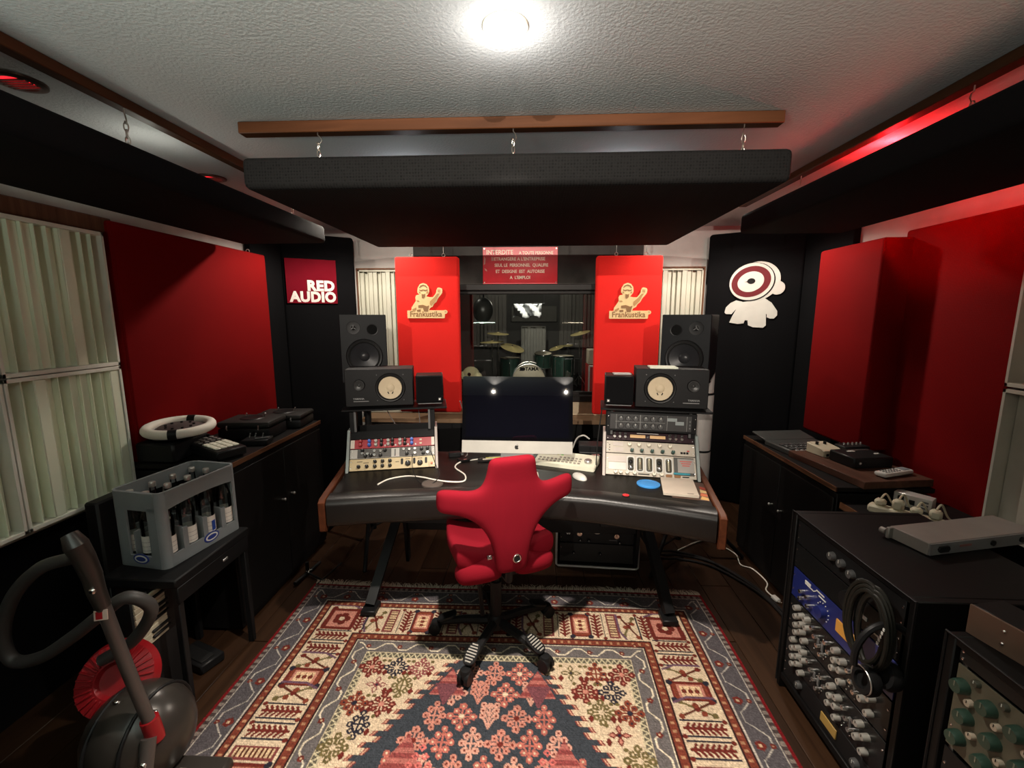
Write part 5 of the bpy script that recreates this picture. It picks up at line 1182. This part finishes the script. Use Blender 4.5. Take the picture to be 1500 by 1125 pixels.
def onb(x,y): return (1.70+x*math.cos(R(8))-y*math.sin(R(8)),2.31+x*math.sin(R(8))+y*math.cos(R(8)),.852)
pe=thing('cream_pedal','small cream effect pedal with two knobs on the wooden board','pedal',onb(-.03,.17),R(12)); MB().prism([(0,0),(.12,0),(.12,.055),(.02,.045),(0,.035)],-.06,.06,IVORY,Matrix(((0,1,0,0),(1,0,0,-.06),(0,0,1,0),(0,0,0,1))),.004).build('case',pe)
for x in (-.03,.02): MB().cyl((x,.02,.048),(x,.02,.066),.008,BLKPLAST,seg=12).build('knob',pe)
MB().box((-.035,-.0605,.012),(.016,.002,.014),BLKPLAST).build('socket',pe)
pk=thing('black_effect_box','black effect box with labels beside the cream pedal on the wooden board','pedal',onb(.03,-.0),R(8)); MB().box((0,0,.028),(.22,.16,.056),BLKPLAST,.006).build('case',pk); MB().box((-.03,.03,.0575),(.04,.012,.003),INKW).build('label',pk); MB().box((.03,.045,.0575),(.11,.006,.003),STEEL).build('trim_strip',pk); MB().cyl((-.08,-.081,.03),(-.08,-.086,.03),.007,STEEL,seg=10).build('jack',pk); MB().box((.07,-.02,.0575),(.03,.01,.003),INKW).build('label',pk)
pq=thing('black_switch_box','black box with a row of silver toggles farthest right on the wooden board','pedal',onb(.10,.13),R(8)); MB().box((0,0,.030),(.15,.08,.06),BLKPLAST,.005).build('case',pq)
for k in range(5): MB().cyl((-.05+k*.025,0,.06),(-.047+k*.025,.004,.074),.004,STEEL,seg=8).build('toggle',pq)
rc=thing('remote_control','white and grey handheld remote control on the front corner of the wooden board','remote control',onb(.045,-.175),R(20)); MB().box((0,0,.014),(.20,.055,.022),mat('silver_white_plastic',(.60,.59,.56),.4),.009,seg=2).build('shell',rc)
rm=MB().box((0,0,0),(.009,.008,.003),GREYPLAST,.001).mesh('button')
for i in range(6):
    for j in range(3): mkobj('button',rm,rc,(-.075+i*.018,-.014+j*.014,.0262))
MB().box((.06,0,.0262),(.04,.036,.003),mat('grey_blue_pad',(.22,.23,.25),.4),.001).build('dial_pad',rc)
lt=thing('low_table','low black table between the right cabinet and the rack, with loose boxes on it','table',(1.70,1.926,0)); MB().box((0,0,.735),(.48,.235,.030),DARKLAM,.003).build('table_top',lt); MB().box((-.238,0,.735),(.006,.235,.031),LIP).build('edge_band',lt)
for sx in (-.21,.21):
    for sy in (-.09,.09): MB().box((sx,sy,.36),(.04,.04,.72),DARKLAM,.003).build('leg',lt)
sb=thing('silver_box','small silver box with black sockets standing on the low table by the right wall','device',(1.735,1.985,.7505),R(-55)); MB().box((0,.03,.03),(.135,.06,.060),ALU,.002).build('case',sb); MB().prism(rrect(.022,.026,.004,3,-.04,.034),-.003,.0,BLKPLAST).build('power_inlet',sb); MB().box((.0,-.001,.028),(.02,.003,.022),BLKPLAST).box((-.018,-.001,.02),(.012,.002,.022),INKW).build('switch',sb)
for k in range(3): MB().box((.045,-.001,.015+k*.014),(.024,.002,.008),GREYPLAST).build('socket',sb)
ps=thing('power_strip','cream power strip crowded with plugs on the low table','power strip',(1.615,1.865,.7505),R(-48)); MB().box((0,0,.018),(.26,.055,.036),IVORY,.008).build('body',ps)
for k,(x,h_) in enumerate(((-.09,.03),(-.03,.045),(.03,.03),(.09,.04))): MB().box((x,0,.036+h_/2),(.04,.038,h_),IVORY,.009).build('plug',ps); MB().tube(spline([(x,.0,.036+h_),(x+.01,.04,.05+h_),(x+.03,.08,.03),(x+.06,.10,.006)],6),.004,IVORY,6).build('cord',ps)
def rackcase(label,loc,w,h,d):
    t=thing('equipment_rack',label,'rack',loc,R(-90))
    for nm,c,dd in (('side_panel',(-w/2+.012,d/2,h/2),(.024,d,h)),('side_panel',(w/2-.012,d/2,h/2),(.024,d,h)),('top_panel',(0,d/2,h-.011),(w-.048,d,.022)),('bottom_panel',(0,d/2,.06),(w-.048,d,.03)),('back_panel',(0,d-.01,h/2),(w-.05,.012,h-.10))): MB().box(c,dd,DARKLAM,.003).build(nm,t)
    for sx in (-1,1): 
        MB().box((sx*(w/2-.030),.034,h/2+.02),(.012,.012,h-.12),mat('rail_steel',(.36,.33,.30),.4,.8)).build('rail',t)
    MB().tube([(-w/2,-.002,.02),(-w/2,-.002,h),(w/2,-.002,h),(w/2,-.002,.02)],.004,BLKMET,6).build('edge_profile',t)
    return t
rackcase('tall black equipment rack full of outboard gear on the right, the farther one',(1.10,1.495,0),.60,.815,.50)
rackcase('black equipment rack at the right edge of the picture, the nearer one',(1.10,.83,0),.54,.80,.50)
def unit_r(name,label,y,z_,h,face,body=None):
    t=thing(name,label,'audio unit',(1.107,y,z_),R(-90)); chassis(t,.53 if y>1.2 else .474,h,.25,face,bw=.42); return t
u=unit_r('rack_blank_unit','plain black rack unit at the very top of the farther right rack',1.50,.690,.10,BLKPLAST); knobs(u,KN_DK,[(-.05,.06),(.0,.06),(.05,.05),(.1,.05)])
u=unit_r('rack_recorder','black rack unit with a small white label above the blue unit in the right rack',1.50,.586,.10,mat('semi_gloss_black',(.010,.010,.010),.25)); MB().box((.11,-.002,.045),(.05,.003,.012),INKW).build('label',u); MB().box((.17,-.002,.025),(.06,.003,.004),STEEL).build('trim_strip',u); MB().lathe([(0,0),(.03,0),(.028,.02),(0,.02)],BLKPLAST,Matrix.Translation((.05,0,.06))@RX,18).build('jog_wheel',u)
BLUEF=mat('deep_blue_face',(.012,.020,.13),.35); u=unit_r('rack_blue_preamp','dark blue rack unit with an orange meter in the farther right rack',1.50,.455,.126,BLUEF)
MB().box((.06,-.003,.064),(.105,.006,.048),mat('orange_meter',(.55,.26,.045),.4,emit=((1,.45,.08),.06)),.002).build('meter',u)
zz=MB(); 
for P in ([(-.185,.098),(-.13,.098),(-.13,.101),(-.185,.101)],[(-.132,.101),(-.129,.098),(-.113,.112),(-.113,.116)],[(-.115,.113),(-.07,.113),(-.07,.117),(-.115,.117)],[(-.185,.104),(-.15,.104),(-.15,.114),(-.185,.114)],[(-.10,.100),(-.06,.100),(-.06,.104),(-.10,.104)]): zz.prism(P,-.002,0,INKW)
zz.build('zigzag_logo',u)
MB().lathe([(0,0),(.024,0),(.022,.02),(0,.022)],BLUEF,Matrix.Translation((-.07,0,.055))@RX,20).build('large_knob',u)
dm=MB().cyl((0,0,0),(0,-.002,0),.0022,INKW,seg=6).mesh('dial_dot')
share('dial_dot',dm,u,[(-.07+.034*math.cos(R(a)),0,.055+.034*math.sin(R(a))) for a in range(-40,230,27)])
knobs(u,KN_SIL,[(-.19,.06),(-.19,.03),(-.14,.03),(-.15,.062)])
CHB=knobmesh(.010,.017,mat('bright_cap',(.46,.44,.40),.3,.5),12,cap=BLKPLAST)
for n_,(z_,lab) in enumerate(((.310,'black rack unit with many silver knobs right below the blue unit'),(.165,'black rack unit with many silver knobs, the lower one of the pair'))):
    u=unit_r('rack_channel_strip',lab,1.50,z_,.14,mat('semi_gloss_black',(.010,.010,.010),.25)); 
    P=[(-.205,.12),(-.175,.105),(-.20,.085),(-.165,.075),(-.195,.05),(-.16,.045),(-.19,.02),(-.14,.115),(-.13,.085),(-.14,.02),(.03,.12),(.065,.105),(.035,.085),(.065,.07),(.03,.05),(.07,.03),(.17,.11),(.20,.09),(.17,.06),(.20,.035)]
    knobs(u,CHB,P); knobs(u,KN_SIL,[(-.10+.02*k,.11-.022*(k%4)) for k in range(6)]+[(.10+.018*k,.10-.025*(k%3)) for k in range(4)])
    for x in (-.07,-.045,.125): MB().box((x,-.004,.07),(.010,.006,.035),GREYPLAST,.001).build('slide_switch',u)
    ld=MB().sph((0,-.002,0),.0028,CHROME,u=8,v=6).mesh('stud'); share('stud',ld,u,[(-.09+.011*k,0,.03+.018*(k%5)) for k in range(14)]+[(.09+.01*k,0,.02+.02*(k%4)) for k in range(6)])
u=unit_r('rack_meter_amp','black rack unit with a yellowish meter at the bottom of the farther right rack',1.50,.080,.082,BLKPLAST); MB().box((.03,-.003,.042),(.085,.005,.036),mat('ochre_meter',(.35,.22,.06),.4),.001).build('meter',u); knobs(u,KN_DK,[(-.15,.04),(.17,.04)])
# nearer rack units
GOL=mat('olive_faceplate',(.10,.092,.062),.5,noise=(8,.15)); u=unit_r('rack_equaliser','olive rack unit with rows of dark green knobs and cream caps in the nearer rack',.83,.50,.235,GOL)
GK=knobmesh(.0155,.018,mat('bottle_green_knob',(.022,.05,.035),.4),16,cap=mat('dull_pointer',(.15,.16,.12),.5)); CK=knobmesh(.008,.009,mat('ivory_cap_knob',(.40,.33,.25),.4),12,cap=BLKPLAST); DK_=knobmesh(.008,.008,mat('dark_olive',(.05,.05,.035),.5),10)
knobs(u,GK,[(-.215+.066*i,.185) for i in range(7)]+[(-.195+.066*i,.115) for i in range(7)]+[(-.205+.066*i,.045) for i in range(7)])
knobs(u,CK,[(-.192+.066*i,.158) for i in range(7)]+[(-.175+.066*i,.082) for i in range(6)]); knobs(u,DK_,[(-.185+.066*i,.220) for i in range(7)])
u=unit_r('rack_power_amp','glossy black rack unit with a tiny white light above the olive unit',.83,.742,.04,mat('semi_gloss_black',(.010,.010,.010),.25)); MB().sph((-.03,-.002,.022),.004,mat('led_white',(.8,.9,1),.3,emit=((.7,.9,1),3)),u=8,v=6).build('indicator_light',u)
u=unit_r('rack_lower_unit','black rack unit below the olive unit in the nearer right rack',.83,.30,.19,BLKPLAST); knobs(u,KN_DK,[(-.1+.06*i,.10) for i in range(4)])
cpb=thing('copper_faced_box','small box with a pale-to-copper face plate standing on the nearer right rack','device',(1.16,1.035,.8005),R(-78)); MB().box((0,.05,.04),(.13,.10,.08),BLKPLAST,.003).build('case',cpb); MB().box((0,-.002,.04),(.13,.006,.08),mat('copper_plate',(.16,.10,.07),.5,.3,noise=(5,.5)),.001).build('face_plate',cpb)
for z_ in (.025,.058): MB().sph((.01,-.006,z_),.005,CHROME,u=8,v=6).build('screw',cpb)
drb=thing('dark_red_box','dark red box on the nearer right rack at the right edge of the picture','box',(1.40,.88,.8005),R(-90)); MB().box((0,0,.05),(.34,.28,.10),mat('oxblood_vinyl',(.055,.008,.008),.45),.006).build('body',drb); MB().box((0,-.142,.075),(.05,.006,.016),STEEL,.002).build('catch',drb)
su=thing('silver_rack_unit','grey flat one-unit rack device lying loose on top of the farther right rack','audio unit',(1.345,1.445,.8165),math.atan2(.10,.42))
GU=mat('warm_grey_sheet_steel',(.27,.245,.225),.5,.3); MB().box((.24,.07,.022),(.48,.13,.044),GU,.002).build('chassis',su); MB().box((.24,.002,.022),(.476,.004,.040),mat('grey_back_plate',(.20,.20,.205),.5,.2)).build('rear_plate',su)
MB().prism([(-.018,-.010),(.018,-.010),(.024,0),(.018,.010),(-.018,.010),(-.024,0)],-.006,0,BLKPLAST,Matrix.Translation((.055,0,.022))).build('power_inlet',su)
for x in (.27,.40): MB().cyl((x,0,.022),(x,-.005,.022),.010,BLKPLAST,seg=14).build('socket',su)
MB().box((.15,-.0008,.026),(.05,.001,.008),mat('reddish_print',(.26,.10,.09),.5)).build('printed_label',su)
e_=MB(); e_.box((-.004,.128,.022),(.03,.012,.042),GU,.003).cyl((-.012,.136,.022),(-.012,.155,.022),.012,GU,seg=10); e_.build('rack_ear',su)
# headphones and cable hank hanging on the rack
hp=thing('headphones','black headphones hanging on the front of the farther right rack','headphones',(1.055,1.225,.49)); 
MB().torus((0,0,.12),.085,.010,BLKPLAST,'y',28,8,arc=.55,sy=1.3).build('headband',hp)
for sx in (-1,1):
    MB().lathe([(0,-.018),(.038,-.018),(.043,0),(.038,.016),(.026,.018),(.026,.008),(0,.008)],BLKPLAST,Matrix.Translation((sx*.03-.01,0,.04 if sx<0 else .06))@Matrix.Rotation(R(-75),4,'Y'),24).build('ear_cup',hp)
MB().torus((-.055,0,.045),.040,.0022,STEEL,'x',28,6).build('cup_trim',hp)
hk=thing('cable_hank','thick coiled dark cable with white print hanging on the farther right rack','cable',(1.045,1.275,.665))
for k in range(6):
    MB().torus((-.0+.008*(k%3),-.012+.009*k,0),.085+.006*(k%3),.007,mat('dark_grey_green_cable',(.013,.0125,.010),.5),'x',36,8,sx=.75,sy=1.35,mtx=Matrix.Rotation(R(-6+3*k),4,'Z')).build('cable_loop',hk)
for k in range(5): MB().box((-.016,-.068+.004*k,.05-.014*k),(.002,.006,.009),INKW).build('print_mark',hk)

# ------------------------------------------------------------------ DRUM ROOM behind the window
DW=mat('drum_room_dark_wall',(.05,.048,.045),.8)
struct(MB().box((0,7.05,-.02),(6.2,5.5,.04),FLOORW).build('floor_drum_room')); struct(MB().box((0,7.05,2.62),(6.4,5.6,.04),BLKPAINT).build('ceiling_drum_room'))
struct(MB().box((-3.1,7.05,1.3),(.06,5.5,2.6),DW).build('wall_drum_room_left')); struct(MB().box((3.1,7.05,1.3),(.06,5.5,2.6),DW).build('wall_drum_room_right')); struct(MB().box((0,9.8,1.3),(6.4,.06,2.6),mat('drum_room_grey_wall',(.055,.052,.048),.8)).build('wall_drum_room_back'))
for c,d in (((-2.1,4.2,1.3),(2.1,.06,2.6)),((2.0,4.2,1.3),(2.2,.06,2.6)),((-.05,4.2,2.24),(2.0,.06,.72)),((-.05,4.2,.44),(2.0,.06,.88))): struct(MB().box(c,d,BLKPAINT).build('wall_drum_room_front'))
ws=thing('bright_patch_sheet','made-up white sheet in place of a bright patch of light in the window','sheet',(-.10,7.6,1.60))  # sheet made up to stand for a bright patch of light in the glass
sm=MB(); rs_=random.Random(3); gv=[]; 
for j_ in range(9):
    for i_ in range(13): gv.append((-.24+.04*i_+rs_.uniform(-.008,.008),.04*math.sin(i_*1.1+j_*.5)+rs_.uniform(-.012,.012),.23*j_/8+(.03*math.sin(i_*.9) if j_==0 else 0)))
sm.raw(gv,[(j_*13+i_,j_*13+i_+1,j_*13+i_+14,j_*13+i_+13) for j_ in range(8) for i_ in range(12)],mat('bright_patch_white',(.82,.84,.86),.7)); so=sm.build('cloth',ws); so.modifiers.new('thickness','SOLIDIFY').thickness=.003
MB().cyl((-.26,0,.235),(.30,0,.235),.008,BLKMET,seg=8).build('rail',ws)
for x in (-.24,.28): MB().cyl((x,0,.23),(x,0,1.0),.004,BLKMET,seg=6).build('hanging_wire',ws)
for lab,x,w,z0,h,n_,sd in (('striped grey diffuser left of centre on the far drum room wall',-.95,.75,.95,1.15,9,3),('striped grey diffuser right of centre on the far drum room wall',.95,.75,.95,1.15,9,5)):
    diffuser(lab,(x,9.755,z0),0,w,h,n_,.10,fm=mat('taupe_lacquer',(.17,.155,.135),.6),sm=mat('taupe_lacquer',(.17,.155,.135),.6),seed=sd,grp='diffusers in the drum room')
diffuser('pale striped diffuser panel standing behind the drum kit in the drum room',(.01,9.1,.0),0,.50,1.42,8,.10,fm=mat('light_taupe',(.22,.215,.19),.6),sm=mat('light_taupe',(.22,.215,.19),.6),seed=0,grp='diffusers in the drum room')
gp=thing('acoustic_panel','large plain grey panel on the far drum room wall above the striped diffuser','panel',(.02,9.74,1.5)); MB().box((0,0,.17),(1.0,.06,.34),mat('grey_felt_panel',(.13,.125,.11),.9),.01).build('felt',gp); MB().box((-.15,-.034,.12),(.10,.008,.08),BLKPLAST).build('plate',gp)
rsr=thing('drum_riser','low dark platform under the drum kit in the drum room','platform',(-.02,8.35,0)); MB().box((0,0,.11),(2.2,1.36,.22),BLKPAINT,.004).build('deck',rsr)
DG_=mat('sea_green_shell',(.04,.09,.07),.25,.25); HEAD=mat('drum_head',(.74,.66,.50),.5); GOLD=mat('cymbal_bronze',(.80,.66,.30),.4,.35)
def drum(name,label,c,r,h,rot,zb=None,logo=False):
    t=thing(name,label,'drum',c,0,'drums of the kit behind the glass',rot=rot)
    MB().lathe([(r,.01),(r,h-.01)],DG_,None,28).build('shell',t)
    MB().lathe([(0,h),(r*.96,h),(r*.98,h-.004)],HEAD,None,28).build('batter_head',t)
    MB().torus((0,0,h-.004),r*1.01,.010,CHROME,'z',32,6).build('hoop',t); MB().torus((0,0,.008),r*1.01,.010,CHROME,'z',32,6).build('hoop',t)
    lg_=MB().cyl((0,0,h*.2),(0,0,h*.85),.008,CHROME,seg=6).mesh('lug')
    share('lug',lg_,t,[((r+.012)*math.cos(k*PI/4),(r+.012)*math.sin(k*PI/4),0) for k in range(8)])
    return t
bd_=drum('bass_drum','bass drum with a cream front head and dark logo behind the glass',(-.065,7.95,.52),.285,.42,(R(90),0,0))
# the head faces the window: local z -> -y
for x in (-.22,.22): MB().tube([(x,-.19,.3),(x*1.35,-.30,.36)],.012,CHROME,6).build('spur',bd_)
lettering('TAMA',bd_,INK,(.05,.20,.4205),.085,bold=.003,rot=(0,0,0)); MB().prism([(-.17,.17),(-.08,.17),(-.06,.20),(-.08,.23),(-.17,.23),(-.15,.20)],.4202,.4212,INK,Matrix(((1,0,0,0),(0,0,1,0),(0,1,0,0),(0,0,0,1)))).build('logo_mark',bd_)
fl_=drum('floor_tom','green floor tom with cream head left of the bass drum behind the glass',(-.42,8.12,.42),.185,.44,(0,0,0))
for a in (30,150,270): MB().tube([(.2*math.cos(R(a)),.2*math.sin(R(a)),.2),(.2*math.cos(R(a)),.2*math.sin(R(a)),-.198)],.010,CHROME,6).build('leg',fl_)
rt=drum('rack_tom','small green rack tom above the bass drum behind the glass',(.19,8.05,.70),.155,.26,(R(10),0,0)); MB().tube([(-.02,.10,.05),(-.10,.12,-.05),(-.14,.16,-.15)],.014,CHROME,6).build('mount',rt)
f2=drum('floor_tom','larger green floor tom at the right of the kit behind the glass',(.56,8.15,.46),.20,.44,(0,0,0))
for a in (30,150,270): MB().tube([(.215*math.cos(R(a)),.215*math.sin(R(a)),.2),(.215*math.cos(R(a)),.215*math.sin(R(a)),-.238)],.010,CHROME,6).build('leg',f2)
def cymbal(label,x,y,zc,r,tx=0,ty=0):
    t=thing('cymbal_stand',label,'cymbal',(x,y,.2205),0,'cymbals behind the glass'); hh=zc-.2205
    T=Matrix.Translation((0,0,hh))@Matrix.Rotation(R(tx),4,'X')@Matrix.Rotation(R(ty),4,'Y')
    MB().lathe([(0,.022),(r*.10,.020),(r*.17,.008),(r,-.012),(r,-.015),(r*.17,.004),(0,.016)],GOLD,T,32).build('cymbal',t)
    MB().cyl((0,0,.30),(0,0,hh+.03),.010,CHROME,seg=8).cyl((0,0,.12),(0,0,.32),.016,CHROME,seg=8).build('stand_tube',t)
    for a in (90,210,330): MB().tube([(0,0,.30),(.22*math.cos(R(a)),.22*math.sin(R(a)),.012)],.009,CHROME,6).build('leg',t)
    MB().cyl((0,0,hh+.02),(0,0,hh+.045),.014,CHROME,seg=8).build('wing_nut',t); return t
cymbal('highest cymbal at the left of the drum kit behind the glass',-.67,8.45,1.30,.21,4,3)
cymbal('second cymbal just below the highest one at the left of the kit',-.74,7.95,1.17,.22,2,-2)
cymbal('large tilted cymbal above the left floor tom behind the glass',-.40,8.60,1.02,.24,14,14)
cymbal('cymbal at the upper right of the drum kit behind the glass',.88,8.3,1.32,.19,6,-14)
cymbal('small bright cymbal at the right of the drum kit below the upper one',.70,8.80,1.06,.10,8,-6)
cymbal('small tilted cymbal behind the right floor tom',.46,8.6,1.02,.15,10,-18)
fc=thing('flight_case','red flight case with metal edges at the right of the drum room','case',(1.10,7.2,0)); MB().box((0,0,.42),(.42,.5,.84),mat('flight_case_red',(.42,.03,.025),.5),.005).build('body',fc)
for sx in (-1,1): MB().box((sx*.207,-.247,.42),(.025,.025,.85),ALU,.003).build('edge_profile',fc)
for z_ in (.01,.84): MB().box((0,-.247,z_),(.43,.025,.025),ALU,.003).build('edge_profile',fc)
ab=thing('amplifier_head','cream-faced box with dark front on the red flight case in the drum room','amplifier',(1.10,7.2,.8535)); MB().box((0,0,.12),(.42,.3,.24),mat('cream_vinyl',(.55,.50,.38),.5),.008).build('shell',ab); MB().box((.06,-.152,.11),(.26,.006,.16),BLKPLAST).build('front_panel',ab); MB().box((.07,-.157,.07),(.06,.004,.05),mat('red_tag',(.5,.1,.06),.5)).build('tag',ab)
od=thing('black_dome_lamp','large black oval dome hanging at the left behind the studio window','dome',(-.51,4.5,1.62)); MB().sph((0,0,.06),.105,mat('gloss_black_shell',(.014,.014,.012),.3),(1,.8,1.22),24,16).build('shell',od); MB().cyl((0,.06,.16),(0,.08,.98),.010,BLKMET,seg=8).build('hanging_rod',od)
lp=thing('cream_cloth_bundle','crumpled cream cloth bundle on the ledge at the left behind the studio window','cloth',(-.62,4.36,0)); MB().box((0,.0,.495),(.32,.18,.99),BLKPAINT,.004).build('stand_box',lp)
cl_m=MB(); cl_m.sph((0,0,1.05),.085,mat('cream_cloth',(.66,.60,.36),.9),(1,.8,.85),12,8).sph((.06,-.02,1.025),.055,mat('cream_cloth',(.66,.60,.36),.9),(1,.8,.8),10,6).sph((-.06,0,1.03),.06,mat('cream_cloth',(.66,.60,.36),.9),(1,.8,.8),10,6); cl_m.build('cloth',lp); MB().sph((-.01,-.066,1.05),.018,BLKPLAST,u=8,v=6).build('dark_fold',lp)
